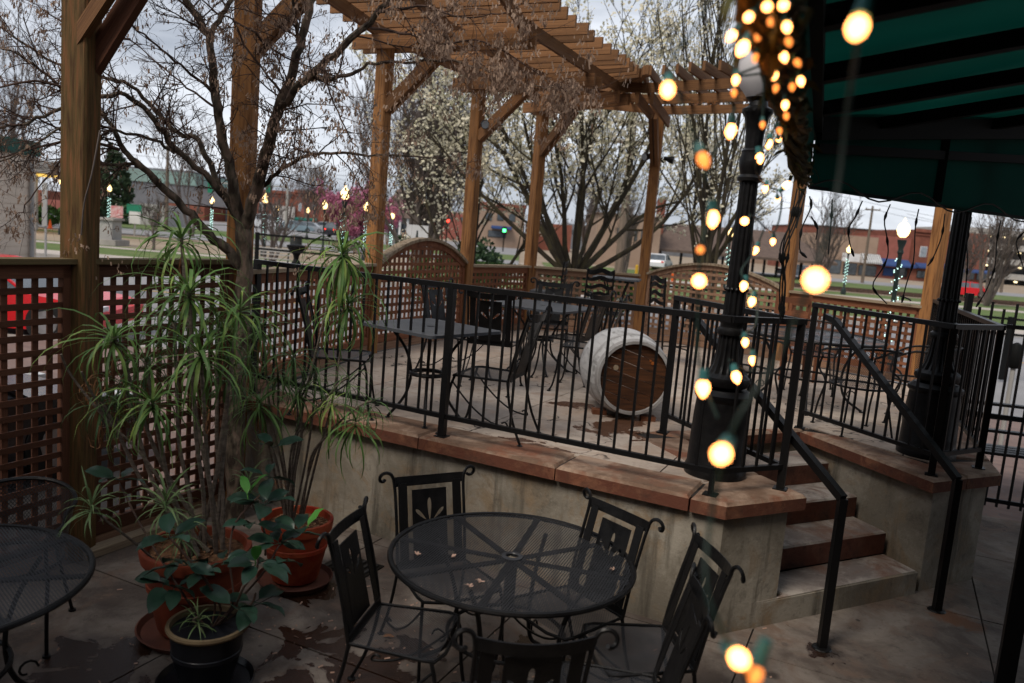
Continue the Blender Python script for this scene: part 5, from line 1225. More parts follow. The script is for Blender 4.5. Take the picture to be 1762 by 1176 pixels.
# ================================================================== STREET LAMPS
random.seed(9)
def street_lamp(px, pyg, Y, label, fairy=True, spiral=1.0, hb=None):
    g = at(px, pyg, Y); x, y, zg = g.x, g.y, g.z; s = 1
    T = Thing('street_lamp', label, 'street lamp', (x, y, -.02), 'lit park lamps'); o = (x, y, 0); r = .17; gs = .74 if Y < 30 else .9
    T.part('pole', MB().lathe([(.17, -.02), (.17, .25), (.11, .38), (.07, .5), (.055, .9), (.045, zg-.55), (.07, zg-.5), (.05, zg-.42), (.09, zg-.28), (.10, zg-.22)], o, 12), M['steelgreen'], True)
    T.part('globe', MB().lathe([(q*gs, zg+h*gs) for q, h in [(.08, -.22), (.15, -.14), (.185, -.02), (.165, .10), (.10, .19), (.05, .23), (.04, .29), (.01, .36)]], o, 16), M['globe'], True)
    if fairy:
        m = MB(); n = 44; zb = .7 if hb is None else hb; q = .013*max(1, Y/32)
        for i in range(n):
            z = zb+(zg-.6-zb)*i/n; a = i*1.1; c = V(x+.085*math.cos(a)+random.uniform(-.02, .02), y+.085*math.sin(a), z)
            m.add([c+V(q, 0, 0), c+V(-q, 0, 0), c+V(0, q, 0), c+V(0, -q, 0), c+V(0, 0, q), c+V(0, 0, -q)], [(0, 2, 4), (2, 1, 4), (1, 3, 4), (3, 0, 4), (2, 0, 5), (1, 2, 5), (3, 1, 5), (0, 3, 5)])
        T.part('fairy_lights', m, M['fairy'])
street_lamp(594, 334, 25, 'nearest lit lamp wrapped in fairy lights, before the pink tree', hb=1.0)
street_lamp(457, 343, 43, 'lit lamp wrapped in fairy lights just right of the maple trunk')
street_lamp(631, 357, 47, 'lit lamp with fairy lights left of the timber post, right of the pink tree centre')
street_lamp(559, 354, 49, 'lit lamp without fairy lights by the black car', False)
street_lamp(530, 363, 78, 'far lit lamp before the teal awning', False)
street_lamp(478, 358, 70, 'far lit lamp with fairy lights before the white shopfront')
street_lamp(365, 346, 62, 'small lit lamp with fairy lights beside the second big timber post')
street_lamp(188, 325, 58, 'lit lamp with fairy lights before the evergreen')
street_lamp(106, 312, 48, 'lit lamp half hidden by the left edge of the big timber post', False)
street_lamp(1257, 404, 40, 'lit lamp with fairy lights left of the near lamp post')
street_lamp(1555, 396, 18, 'bright lit lamp with fairy lights before the blue awnings', hb=.6)
street_lamp(1461, 430, 55, 'lit lamp with fairy lights before the striped shop awning')
street_lamp(675, 372, 60, 'lit lamp with fairy lights just right of the third timber post')

# ================================================================== CARS
def car(label, x, y, ang, L, Wd, H, mk, z=-.02, lights=None, suv=False, group='parked and passing cars'):
    T = Thing('parked_car', label, 'car', (x, y, z), group); Z = Matrix.Rotation(ang, 3, 'Z'); o = V(x, y, z)
    def side(prof, hw, taper):
        vs = []; n = len(prof)
        for s in (-1, 1):
            for (u, v) in prof: vs.append(o+Z @ V(u*L, s*(hw-taper(v)), v*H))
        return MB().add(vs, [tuple(range(n-1, -1, -1)), tuple(range(n, 2*n))]+[(i, (i+1) % n, (i+1) % n+n, i+n) for i in range(n)])
    body = [(-.5, .22), (-.5, .48), (-.485, .58), (-.30, .64) if not suv else (-.47, .62), (.22, .62), (.44, .52), (.5, .42), (.5, .22), (.42, .15), (-.44, .15)]
    cab = [(-.36, .62), (-.27, .93), (-.20, .985), (.02, .985), (.10, .93), (.24, .60)] if not suv else [(-.47, .60), (-.44, .93), (-.40, .985), (.05, .985), (.12, .93), (.24, .60)]
    gl = [(a*.96+(.0), b-.02) for a, b in cab]
    T.part('body', side(body, Wd/2, lambda v: .05*abs(v-.4)), M[mk], False)
    T.part('window', side([(a, min(b, .945)) for a, b in cab], Wd/2-.03, lambda v: max(0, v-.6)*.45), M['shopglass'])
    T.part('roof', side([(cab[1][0], .93), (cab[2][0], .99), (cab[3][0], .99), (cab[4][0], .93)], Wd/2-.02, lambda v: .15), M[mk])
    for s in (-1, 1):
        for u in (cab[0][0], (cab[1][0]+cab[4][0])/2, cab[5][0]):
            u2 = {cab[0][0]: cab[1][0], cab[5][0]: cab[4][0]}.get(u, u)
            T.stick('pillar', mk, o+Z @ V(u*L, s*(Wd/2-.022), .61*H), o+Z @ V(u2*L, s*(Wd/2-.165), .94*H), .05, .03)
        for u in (-.31, .31):
            c = o+Z @ V(u*L, s*(Wd/2-.09), .32)
            wl = T.part('wheel', MB().tube([c-Z @ V(0, .1, 0), c+Z @ V(0, .1, 0)], .32, 20), M['tyre'], True)
            c2 = c+Z @ V(0, s*.103, 0)-V(*T.loc); link('rim', MB().tube([c2-Z @ V(0, .005, 0), c2+Z @ V(0, .005, 0)], .2, 12).mesh('rim', M['rim']), wl)
        T.part('tail_light', MB().box(o+Z @ V(-.5*L, s*(Wd/2-.2), .52*H), (.06, .26, .13), Z), M['taillight' if lights else 'carred'])
        T.part('headlight', MB().box(o+Z @ V(.487*L, s*(Wd/2-.22), .44*H), (.08, .3, .12), Z), M['headlight'])
    return T
p = at(100, 500, 13.6)
car('bright red car parked in the street, seen through the left lattice', p.x-1.35, 13.8, R(4), 4.6, 1.8, 1.28, 'carred', -.094)
p = V(-5.0, 5.6, 0)
car('dark car close behind the lower left lattice', p.x, p.y, R(65), 4.3, 1.75, 1.22, 'carblack', -.03)
def gcar(px, Y, ang, L, H, mk, lb, li=None, suv=False): p = at(px, 395, Y); return car(lb, p.x, p.y, ang, L, 1.9, H, mk, -.015, li, suv)
gcar(592, 96, R(60), 4.9, 1.8, 'carblack', 'black sport utility car with red tail lights lit, driving away', 1, True)
gcar(472, 112, R(10), 5.2, 2.1, 'carwhite', 'white van parked right of the maple trunk, across the park', None, True)
gcar(440, 116, R(75), 5, 2.0, 'carwhite', 'white car beside the maple trunk edge, far across the park', None, True)
gcar(508, 110, R(30), 4.6, 1.5, 'carblue', 'pale blue car beside the white van')
gcar(535, 112, R(0), 4.6, 1.5, 'carsilver', 'silver car parked under the teal awning')
gcar(563, 124, R(5), 4.6, 1.6, 'carwhite', 'white car parked just left of the black one')
p = at(1735, 497, 62); car('red car on the road at the right edge', p.x+1, 70.5, R(176), 4.6, 1.8, 1.35, 'carred', -.02)
p = at(1137, 425, 76); car('white car parked by the brown-roofed pavilion', p.x, p.y, R(70), 4.6, 1.8, 1.5, 'carwhite', -.02)
p = at(1375, 468, 90); car('dark car under the pavilion roof, right of the lamp post', p.x, p.y, R(20), 4.6, 1.8, 1.4, 'carsilver', -.02)

# ================================================================== BUILDINGS
def bld(name, label, px0, px1, pyt, Y, depth, mk, windows=(), awn=(), cornice=None, roofm=None, zb=-.1, extra=None, group=None):
    """front face spans picture columns px0..px1 at distance Y (real width, real depth)"""
    a = at(px0, pyt, Y); b = at(px1, pyt, Y); zt = (a.z+b.z)/2
    T = Thing(name, label, 'building', ((a.x+b.x)/2, Y, zb), group)
    x0, x1 = a.x, b.x
    T.part('wall', MB().box(((x0+x1)/2, Y+depth/2, (zt+zb)/2), (x1-x0, depth, zt-zb)), M[mk])
    if cornice: T.part('cornice', MB().box(((x0+x1)/2, Y-.12, zt-.1), (x1-x0+.3, .5, .5)).box(((x0+x1)/2, Y-.05, zt-.75), (x1-x0+.1, .28, .18)), M[cornice])
    if roofm: T.part('roof', MB().box(((x0+x1)/2, Y+depth/2, zt+.06), (x1-x0+.5, depth+.5, .1)), M[roofm])
    def rect(w, m, name, off, th=.12, par=None):
        q0 = at(w[0], w[1], Y); q1 = at(w[2], w[3], Y); c = V((q0.x+q1.x)/2, Y-off, (q0.z+q1.z)/2); s = (abs(q1.x-q0.x), th, abs(q0.z-q1.z))
        return c, s
    for w in windows:
        c, s = rect(w, 0, '', .04); mm = w[4] if len(w) > 4 else 'shopglass'
        f = T.part('window', MB().box(c, s), M['white' if mm == 'winglass' else 'steelgreen'])
        cl = c-T.loc; link('pane', MB().box((cl.x, cl.y-.05, cl.z), (s[0]-.12, .06, s[2]-.12)).mesh('pane', M[mm]), f)
    for w in awn:
        c, s = rect(w, 0, '', .6); h = s[2]; d_ = 1.5
        m = MB(); xa, xb = c.x-s[0]/2, c.x+s[0]/2; zt2, zb2 = c.z+h/2, c.z-h/2
        m.add([(xa, Y-.02, zt2), (xb, Y-.02, zt2), (xb, Y-d_, zb2+.25), (xa, Y-d_, zb2+.25), (xa, Y-d_, zb2), (xb, Y-d_, zb2), (xa, Y-.02, zb2), (xb, Y-.02, zb2)], [(0, 3, 2, 1), (3, 4, 5, 2), (0, 6, 4, 3), (1, 2, 5, 7), (6, 7, 5, 4)])
        T.part('awning', m, M[w[4]])
        if len(w) > 5:
            n = 9
            for k in range(n): T.part('stripe', MB().add([(xa+(xb-xa)*(k+.1)/n, Y-.05, zt2+.01), (xa+(xb-xa)*(k+.5)/n, Y-.05, zt2+.01), (xa+(xb-xa)*(k+.5)/n, Y-d_-.02, zb2+.24), (xa+(xb-xa)*(k+.1)/n, Y-d_-.02, zb2+.24), (xa+(xb-xa)*(k+.5)/n, Y-d_-.02, zb2), (xa+(xb-xa)*(k+.1)/n, Y-d_-.02, zb2)], [(0, 3, 2, 1), (3, 5, 4, 2)]), M['steelgreen'])
    return T
# left
b = at(62, 245, 20); c = at(62, 270, 20); BX = b.x
T = Thing('painted_brick_building', 'beige painted brick building with green metal roof edge at the left edge', 'building', (BX-4, 14, 0))
T.part('wall', MB().box((BX-4, 13.5, c.z/2-.1), (8, 13, c.z+.2)), M['beige'])
T.part('roof_trim', MB().box((BX-4, 13.5, (b.z+c.z)/2), (8.16, 13.16, b.z-c.z)), M['greenroof'])
for zz in range(16): T.part('brick_course', MB().box((BX+.004, 13.5, .12+zz*.2), (.014, 12.98, .175)), M['beige'])
T.part('downpipe', MB().tube([(BX+.08, 19.7, 0), (BX+.08, 19.7, c.z)], .05, 8), M['concrete_far'])
T = Thing('filling_station_canopy', 'grey canopy with lit yellow underside behind the beige wall', 'canopy', (-27, 50, 0))
a = at(-160, 265, 46); b = at(30, 288, 46); zt = at(110, 276, 46).z; zl = at(110, 300, 46).z
T.part('fascia', MB().box(((a.x+b.x)/2, 50, (zt+zl)/2), (b.x-a.x, 9, zt-zl)), M['cream']); T.part('soffit', MB().box(((a.x+b.x)/2, 50, zl-.05), (b.x-a.x-.6, 8.4, .08)), M['yellowlit'])
for x in (a.x+1.5, b.x-1.5): T.part('column', MB().box((x, 50, zl/2), (.35, .35, zl-.1)), M['concrete_far'])
bld('red_building', 'low red building seen under the canopy', 78, 122, 345, 95, 10, 'carred' if False else 'brickpink', [(84, 362, 92, 380), (100, 362, 110, 380)])
bld('warehouse', 'long grey warehouse with pale green roof across the park', 210, 402, 318, 150, 30, 'greyroof', [(225, 352, 245, 372), (262, 352, 282, 372), (345, 352, 362, 372)], roofm='palegreen')
T = Thing('warehouse_roof', 'pale green metal roof step above the grey warehouse', 'roof', (-75, 160, 0)); a = at(195, 297, 158); b = at(330, 297, 158)
T.part('roof_block', MB().box(((a.x+b.x)/2, 170, (a.z+b.z)/2-1.2), (b.x-a.x, 20, 3.4)), M['palegreen']); T.part('post', MB().box(((a.x+b.x)/2, 170, 4.6), (b.x-a.x-2, 18, 9)), M['greyroof'])
bld('storage_shed', 'grey-brown storage tank shed in the park', 240, 286, 352, 84, 6, 'concrete_far', [(262, 372, 274, 392)])
bld('red_building', 'dark red low building right of the storage shed', 288, 352, 352, 140, 10, 'brickfar', [(300, 368, 312, 384), (322, 368, 334, 384)])
T = Thing('stone_monument', 'pale concrete monument block in the gravel lot', 'monument', (-21, 42, 0)); a = at(168, 378, 41); b = at(205, 378, 41); zt = a.z
T.part('block', MB().box(((a.x+b.x)/2-.2, 41.6, zt/2), (b.x-a.x-.4, 1.0, zt)), M['concrete_far']); T.part('plinth', MB().box(((a.x+b.x)/2-.1, 41.6, .12), (b.x-a.x, 1.5, .28)), M['kerb']); T.part('cap', MB().box(((a.x+b.x)/2-.2, 41.6, zt+.06), (b.x-a.x-.2, 1.2, .12)), M['kerb'])
# centre left shops
bld('brick_shops', 'two-storey red brick shops with tall pale windows and teal awning', 420, 645, 334, 140, 18, 'brickfar',
    [(432, 348, 438, 364, 'winglass'), (446, 348, 452, 364, 'winglass'), (511, 350, 517, 366, 'winglass'), (537, 352, 543, 368, 'winglass'), (527, 351, 532, 367, 'winglass'), (440, 376, 470, 396), (506, 384, 548, 400), (560, 382, 600, 402), (610, 384, 640, 402)],
    [(503, 368, 549, 382, 'teal')], cornice='brickfar')
bld('brick_shop', 'taller red brick shop front block above the teal awning', 508, 560, 330, 139, 12, 'brickfar', [(514, 350, 519, 364, 'winglass'), (538, 352, 543, 366, 'winglass')], cornice='brickfar')
bld('white_shop', 'white shopfront left of the teal awning', 470, 507, 355, 138.5, 4, 'cream', [(474, 378, 503, 398)])
T = Thing('shop_sign', 'dark red sign board above the teal awning', 'sign', (0, 137, 0)); a = at(517, 362, 137); b = at(545, 368, 137); T.part('board', MB().box(((a.x+b.x)/2, 137.4, (a.z+b.z)/2), (b.x-a.x, .2, .8)), M['brickpink']); T.loc
# house with porch
T = Thing('house', 'low house with brown shingle roof and white porch columns', 'house', (-10, 92, 0))
a = at(655, 372, 90); b = at(722, 376, 90); rt = at(668, 322, 94)
T.part('wall', MB().box(((a.x+b.x)/2, 97, a.z/2), (b.x-a.x, 9, a.z)), M['concrete_far'])
T.part('roof', MB().add([(a.x-1, 91, a.z), (b.x+1.5, 91, a.z), (b.x+1.5, 103, a.z), (a.x-1, 103, a.z), (a.x+1.0, 97, rt.z+.2), (b.x-4, 97, rt.z-.3)], [(0, 1, 5, 4), (2, 3, 4, 5), (0, 4, 3), (1, 2, 5), (3, 2, 1, 0)]), M['brownroof'])
for k in range(5): x = a.x+(b.x-a.x)*(k+.3)/5; T.part('column', MB().box((x, 91.4, a.z/2), (.22, .22, a.z)), M['white'])
for k in range(3): x = a.x+(b.x-a.x)*(k+.9)/4; T.part('window', MB().box((x, 92.45, 1.5), (1.0, .1, 1.4)), M['shopglass'])
T = Thing('park_sign', 'small white sign board above the arch', 'sign', (0, 27, 0)); c = at(718, 402, 27); T.loc = V(c.x, c.y, 0); T.o.location = T.loc
T.part('board', MB().box(c, (.72, .05, .55)), M['white']); T.stick('leg', 'white', V(c.x-.3, c.y+.05, 0), V(c.x-.3, c.y+.05, c.z), .06, .06); T.stick('leg', 'white', V(c.x+.3, c.y+.05, 0), V(c.x+.3, c.y+.05, c.z), .06, .06)
T.part('figure', MB().add([c+V(-.04, -.03, -.15), c+V(.04, -.03, -.15), c+V(.02, -.03, .1), c+V(-.02, -.03, .1)], [(0, 1, 2, 3)]), M['steelgreen'])
# middle far
bld('brick_block', 'tan and red brick block behind the pear trees', 826, 905, 352, 120, 14, 'tan', [(836, 366, 846, 380), (856, 366, 866, 380), (876, 368, 886, 382), (840, 396, 870, 410)], [(846, 388, 880, 396, 'blue')], cornice='brickfar')
bld('brick_block', 'low brick block left of the pear trunks', 905, 985, 385, 130, 12, 'brickfar', [(915, 398, 925, 408), (945, 400, 955, 410)])
bld('masonry_building', 'pinkish masonry building with narrow tall windows right of the pear trunks', 1030, 1140, 372, 78, 14, 'tan', [(1062, 392, 1065, 412), (1072, 393, 1075, 413), (1082, 394, 1085, 414), (1092, 395, 1095, 415), (1104, 396, 1107, 416), (1118, 396, 1122, 416)], roofm='brownroof')
bld('brick_chimney', 'square brick chimney beside the post above the barrel', 1135, 1147, 342, 84, 1.2, 'brickfar')
# pavilion
T = Thing('pavilion', 'open pavilion with wide brown hip roof on dark posts', 'pavilion', (25, 84, 0))
a = at(1118, 426, 80); b = at(1436, 445, 80); ze = at(1280, 440, 80).z; zr = at(1300, 396, 86).z
T.part('roof', MB().add([(a.x, 79, ze), (b.x, 79, ze), (b.x, 93, ze), (a.x, 93, ze), (a.x+3.2, 86, zr), (b.x-3, 86, zr), (a.x, 79, ze-.25), (b.x, 79, ze-.25), (b.x, 93, ze-.25), (a.x, 93, ze-.25)], [(0, 1, 5, 4), (1, 2, 5), (2, 3, 4, 5), (3, 0, 4), (0, 6, 7, 1), (1, 7, 8, 2), (2, 8, 9, 3), (3, 9, 6, 0), (6, 9, 8, 7)]), M['brownroof'])
for k in range(8):
    x = a.x+.8+(b.x-a.x-1.6)*k/7
    for yy in (80, 92): T.part('post', MB().box((x, yy, ze/2-.1), (.22, .22, ze-.2)), M['frame'])
# right shops
bld('red_shop_roofline', 'long red and grey roofline above the right-hand shops', 1385, 1640, 397, 150, 20, 'brickfar', roofm='greyroof')
bld('tan_shop', 'tan shop with white front and striped awning', 1405, 1513, 405, 130, 16, 'tan', [(1452, 452, 1472, 474), (1478, 456, 1506, 476), (1425, 446, 1445, 472)], [(1481, 436, 1511, 455, 'white', 1)])
T = Thing('shop_sign', 'white sign band left of the striped awning', 'sign', (0, 129, 0)); a = at(1452, 437, 128.5); b = at(1480, 450, 128.5); T.part('board', MB().box(((a.x+b.x)/2, 128.9, (a.z+b.z)/2), (b.x-a.x, .3, 1.3)), M['white'])
bld('red_painted_shop', 'faded red shop with a long blue awning', 1513, 1576, 408, 130, 16, 'brickpink', [(1520, 460, 1536, 476, 'blue'), (1540, 460, 1572, 478)], [(1512, 444, 1572, 462, 'blue')])
bld('tall_red_shop', 'taller red brick shop with one pale upper window and blue awning', 1576, 1645, 398, 129, 16, 'brickfar', [(1584, 424, 1593, 443, 'winglass'), (1612, 426, 1620, 444, 'winglass'), (1578, 466, 1600, 480), (1610, 466, 1640, 482)], [(1575, 452, 1600, 463, 'blue'), (1622, 454, 1640, 464, 'blue')], cornice='brickfar')
bld('red_shop', 'red brick shop behind the wide bare tree', 1645, 1705, 402, 131, 16, 'brickfar', [(1655, 462, 1675, 482), (1682, 464, 1700, 484)], [(1652, 462, 1700, 472, 'blue')])
T = Thing('parking_garage', 'grey multi-deck parking garage with small lights at the right edge', 'building', (88, 150, 0))
a = at(1655, 395, 170); b = at(1900, 410, 170); zt = at(1720, 400, 170).z
for k in range(5):
    z = zt-k*3.0; T.part('deck_band', MB().box(((a.x+b.x)/2, 180, z), (b.x-a.x, 20, 1.2)), M['concrete_far'])
T.part('core', MB().box(((a.x+b.x)/2, 183, zt/2-.8), (b.x-a.x-1, 12, zt-.5)), M['greyroof'])
lt = MB()
for k in range(4):
    for j in range(9): lt.box((a.x+2+j*3.6+random.uniform(-.5, .5), 169.5, zt-1.0-k*3.0), (.55, .3, .28))
T.part('deck_lights', lt, M['garagelight'])
# buildings filling the skyline behind
for i, (x0, x1, t, Y, mk, lb) in enumerate([(-60, 80, 322, 170, 'brickfar', 'distant brick block left of the beige wall line'), (640, 760, 352, 175, 'tan', 'distant tan block behind the house'), (745, 830, 366, 160, 'brickpink', 'distant low pinkish block right of the vase-shaped tree'), (980, 1040, 388, 165, 'greyroof', 'distant grey block behind the pear trunks'), (1140, 1300, 392, 190, 'greyroof', 'distant grey block behind the pavilion'), (1290, 1400, 400, 180, 'tan', 'distant tan block left of the brick shops')]):
    bld('distant_building', lb, x0, x1, t, Y, 14, mk, [(x0+(x1-x0)*(k+.3)/4, t+8, x0+(x1-x0)*(k+.55)/4, t+16) for k in range(4)], group='distant background blocks')
def treeline(px0, px1, h, Y, label, sd):
    random.seed(sd); m = MB(); a = at(px0, 400, Y); b = at(px1, 400, Y)
    for _ in range(5200):
        x = random.uniform(a.x, b.x); hh = h*(.75+.25*math.sin(x*.21+sd)+.16*math.sin(x*.63)); z = hh*random.random()**.8
        l = random.uniform(.5, 1.6); d = V(random.gauss(0, .4), random.gauss(0, .3), 1).normalized(); c = V(x, Y+random.uniform(-5, 5), z)
        m.quad(c, d*l, V(.05, .02, 0))
    o = link('tree_belt', m.mesh('tree_belt', M['barkgrey'])); o['label'] = label; o['category'] = 'trees'; o['kind'] = 'stuff'
treeline(-200, 2100, 9.5, 205, 'hazy belt of bare trees along the skyline', 2)

# ================================================================== STREET FURNITURE
def pole(px, pyt, Y, label, arms=((0, 1.6),), r=.14):
    t = at(px, pyt, Y); T = Thing('utility_pole', label, 'utility pole', (t.x, Y, 0), 'wooden utility poles')
    T.part('pole', MB().tube([(t.x, Y, -.1), (t.x, Y, t.z)], [r*1.25, r*.8], 10), M['polewood'], True)
    for dz, w in arms:
        T.part('crossarm', MB().box((t.x, Y-.15, t.z-.4-dz), (w, .12, .14)), M['polewood'])
        for s in (-.9, 0, .9): T.part('insulator', MB().lathe([(.04, 0), (.06, .06), (.03, .16)], (t.x+s*w/2, Y-.15, t.z-.33-dz), 8), M['concrete_far'])
    return t
q1 = pole(1502, 355, 88, 'utility pole with crossarm above the striped shop awning'); pole(1092, 195, 34, 'tall weathered utility pole behind the pear tree', ((0, 1.6), (.8, 1.6)), .17)
q2 = pole(1741, 388, 95, 'utility pole with wide crossarm at the right edge before the garage', ((0, 4),)); q3 = pole(1704, 386, 120, 'thin utility pole above the red shops'); q4 = pole(290, 215, 70, 'tall utility pole left of the second timber post', ((.2, 2),))
def wires(name, pairs, label, sag=.8, r=.022):
    T = Thing(name, label, 'power lines', pairs[0][0])
    for a, b in pairs:
        a, b = V(*a), V(*b); T.part('wire', MB().tube([a.lerp(b, i/16)-V(0, 0, sag*4*(i/16)*(1-i/16)) for i in range(17)], r, 3), M['blackwire'])
W0 = lambda px, py, Y: tuple(at(px, py, Y))
wires('overhead_wires', [(W0(-100, 220, 70), W0(700, 310, 70)), (W0(-100, 250, 70), W0(700, 333, 70)), (W0(200, 200, 60), W0(760, 345, 90)), (W0(430, 318, 70), W0(700, 322, 70))], 'thin overhead wires crossing the sky left of the third post', .5, .02)
wires('overhead_wires', [(W0(1380, 322, 88), W0(1900, 420, 95)), (W0(1502, 360, 88), W0(1741, 395, 95)), (W0(1300, 335, 88), W0(1502, 362, 88)), (W0(1560, 368, 92), W0(1900, 432, 100))], 'thin overhead wires under the awning at the right', .5, .022)
T = Thing('traffic_signal', 'long mast arm traffic signal between the maple and the shops', 'traffic light', (-24, 80, 0)); a = at(495, 322, 80); b = at(358, 314, 80)
T.stick('pole', 'concrete_far', V(a.x, 80, 0), V(a.x, 80, a.z), .2, .2); T.stick('arm', 'concrete_far', a, b, .14, .14)
for px in (362, 462): c = at(px, 322, 79.8); T.part('signal_head', MB().box(c, (.42, .3, 1.15)), M['signgreen'])
c = at(770, 378, 85); T = Thing('traffic_signal', 'lit red signal above the arch, left of the fourth post', 'traffic light', (c.x, 85, 0)); T.stick('pole', 'frame', V(c.x, 85, 0), V(c.x, 85, c.z), .14, .14)
T.part('signal_head', MB().box(c+V(0, -.2, 0), (.5, .3, 1.2)), M['frame'])
for dx, dz in ((-.12, .3), (.14, -.15)): T.part('red_lamp', MB().box(c+V(dx, -.38, dz), (.34, .06, .3)), M['trafr'])
c = at(868, 397, 95); T = Thing('traffic_signal', 'small green signal left of the fifth post', 'traffic light', (c.x, 95, 0)); T.stick('pole', 'frame', V(c.x, 95, 0), V(c.x, 95, c.z), .14, .14); T.part('signal_head', MB().box(c+V(0, -.2, 0), (.5, .3, .9)), M['frame']); T.part('green_lamp', MB().box(c+V(0, -.38, 0), (.36, .06, .36)), M['trafg'])
c = at(1398, 451, 90); T = Thing('lit_sign', 'small green lit sign under the pavilion end', 'sign', (c.x, 90, 0)); T.stick('pole', 'frame', V(c.x, 90, 0), V(c.x, 90, c.z), .12, .12); T.part('lit_panel', MB().box(c+V(-.25, -.1, 0), (.35, .1, .35)).box(c+V(.25, -.1, 0), (.25, .1, .3)), M['trafg'])
def sign(px, py, Y, w, h, mk, label, legs=1):
    c = at(px, py, Y); T = Thing('park_sign', label, 'sign', (c.x, Y, 0)); T.part('board', MB().box(c, (w, .05, h)), M[mk]); T.stick('post', 'concrete_far', V(c.x, Y+.06, 0), V(c.x, Y+.06, c.z+h*.4), .06, .06); return T
sign(201, 365, 52, .8, .75, 'signpink', 'red printed sign left of the green sign in the park'); sign(231, 360, 54, 1.0, .6, 'signgreen', 'green sign above a white notice in the park'); sign(232, 375, 53.8, .75, .8, 'white', 'white notice below the green sign'); sign(77, 352, 30, .18, 1.6, 'concrete_far', 'tall narrow grey sign post beside the beige wall')
sign(1115, 418, 44, .3, 1.0, 'signpink', 'small red and white post sign right of the pear trunks')
# park fence beyond the street (black pipe rails)
def pipe_fence(pts, label, h, rails, mk='frame'):
    T = Thing('pipe_fence', label, 'fence', (pts[0][0], pts[0][1], 0)); 
    for (a, b) in zip(pts[:-1], pts[1:]):
        a, b = V(*a), V(*b); n = max(1, round((b-a).length/2.4))
        for z in rails: T.stick('rail', mk, V(a.x, a.y, z), V(b.x, b.y, z), .05, .05)
        for i in range(n+1): c = a.lerp(b, i/n); T.stick('post', mk, V(c.x, c.y, -.05), V(c.x, c.y, h+.02), .09, .09)
pipe_fence([(-7.0, 21.5), (-4.5, 21.0)], 'black two-rail fence beyond the lattice, left of the third timber post', 1.75, (1.72, 1.34))
pipe_fence([(-.6, 21.5), (1.2, 20.5), (8.5, 18.5), (16, 16.5)], 'long black rail fence beyond the far lattice by the pear trunks', 1.35, (1.32, .98))
T = Thing('park_bench', 'grey slatted park bench right of the maple trunk', 'bench', (-11, 33, 0)); c = at(462, 425, 33)
for z in (.45, .62, .74, .86): T.stick('slat', 'concrete_far', V(c.x-.9, 33+z*.2, z), V(c.x+.9, 33+z*.2, z), .1, .05)
for x in (-.8, .8): T.stick('leg', 'frame', V(c.x+x, 33, 0), V(c.x+x, 33.15, .85), .05, .05)
c = at(558, 436, 30); T = Thing('brick_planter', 'round brick planter with a dark urn in the park', 'planter', (c.x, 30, 0)); T.part('ring', MB().lathe([(1.1, 0), (1.1, .42), (.85, .42), (.85, .3)], (c.x, 30, 0), 24), M['brickfar'], True)
for k in range(16):
    a_ = k*math.pi/8; T.part('coping_brick', MB().box((c.x+.98*math.cos(a_), 30+.98*math.sin(a_), .45), (.32, .24, .06), Matrix.Rotation(a_, 3, 'Z')), M['brickpink'])
T.part('urn', MB().lathe([(.14, .3), (.2, .5), (.09, .7), (.12, .85), (.34, 1.1), (.36, 1.2), (.1, 1.25)], (c.x-.9, 29.5, 0), 16), M['frame'], True)
c = at(510, 405, 50); T = Thing('litter_bin', 'dark litter bin in the park before the parked cars', 'bin', (c.x, 50, 0)); T.part('body', MB().lathe([(.34, 0), (.38, .9), (.42, .92), (.40, 1.0), (.1, 1.05)], (c.x, 50, 0), 14), M['bin'], True)
c = at(1575, 492, 60); T = Thing('litter_bin', 'small dark bin on the lawn right of the fairy-lit lamp', 'bin', (c.x, 57, 0)); T.part('body', MB().lathe([(.3, 0), (.42, .6), (.42, .9), (.2, 1.15)], (c.x, 57, 0), 14), M['bin'], True)
for (px, py, Y, lb, mk) in [(86, 414, 55, 'small orange cone in the gravel lot', 'orange')]:
    c = at(px, py, Y); T = Thing('traffic_cone', lb, 'cone', (c.x, Y, 0)); T.part('cone', MB().lathe([(.2, 0), (.2, .03), (.14, .04), (.03, .6)], (c.x, Y, 0), 10), M[mk])
c = at(1160, 455, 40); T = Thing('marker_post', 'orange and white marker post by the far street', 'bollard', (c.x, 40, 0)); T.part('post', MB().lathe([(.07, 0), (.07, .55)], (c.x, 40, 0), 8), M['white']); T.part('band', MB().lathe([(.075, .55), (.075, .95)], (c.x, 40, 0), 8), M['orange'])
c = at(1098, 440, 36); T = Thing('marker_post', 'yellow pipe bollard right of the pear trunks', 'bollard', (c.x, 36, 0)); T.part('post', MB().lathe([(.07, 0), (.07, 1.3), (.02, 1.35)], (c.x, 36, 0), 8), M['yellow'])
p = at(1705, 500, 11); 
for k, x in enumerate((6.55, 7.15)): 
    T = Thing('parking_meter', ['parking meter beyond the picket fence, the left one', 'parking meter beyond the picket fence, at the frame edge'][k], 'parking meter', (x, 10.4, 0), None)
    T.part('pole', MB().lathe([(.03, 0), (.03, 1.1)], (x, 10.4, 0), 8), M['concrete_far']); T.part('meter_head', MB().lathe([(.05, 1.1), (.08, 1.15), (.09, 1.32), (.05, 1.42), (.01, 1.44)], (x, 10.4, 0), 12), M['frame'], True)

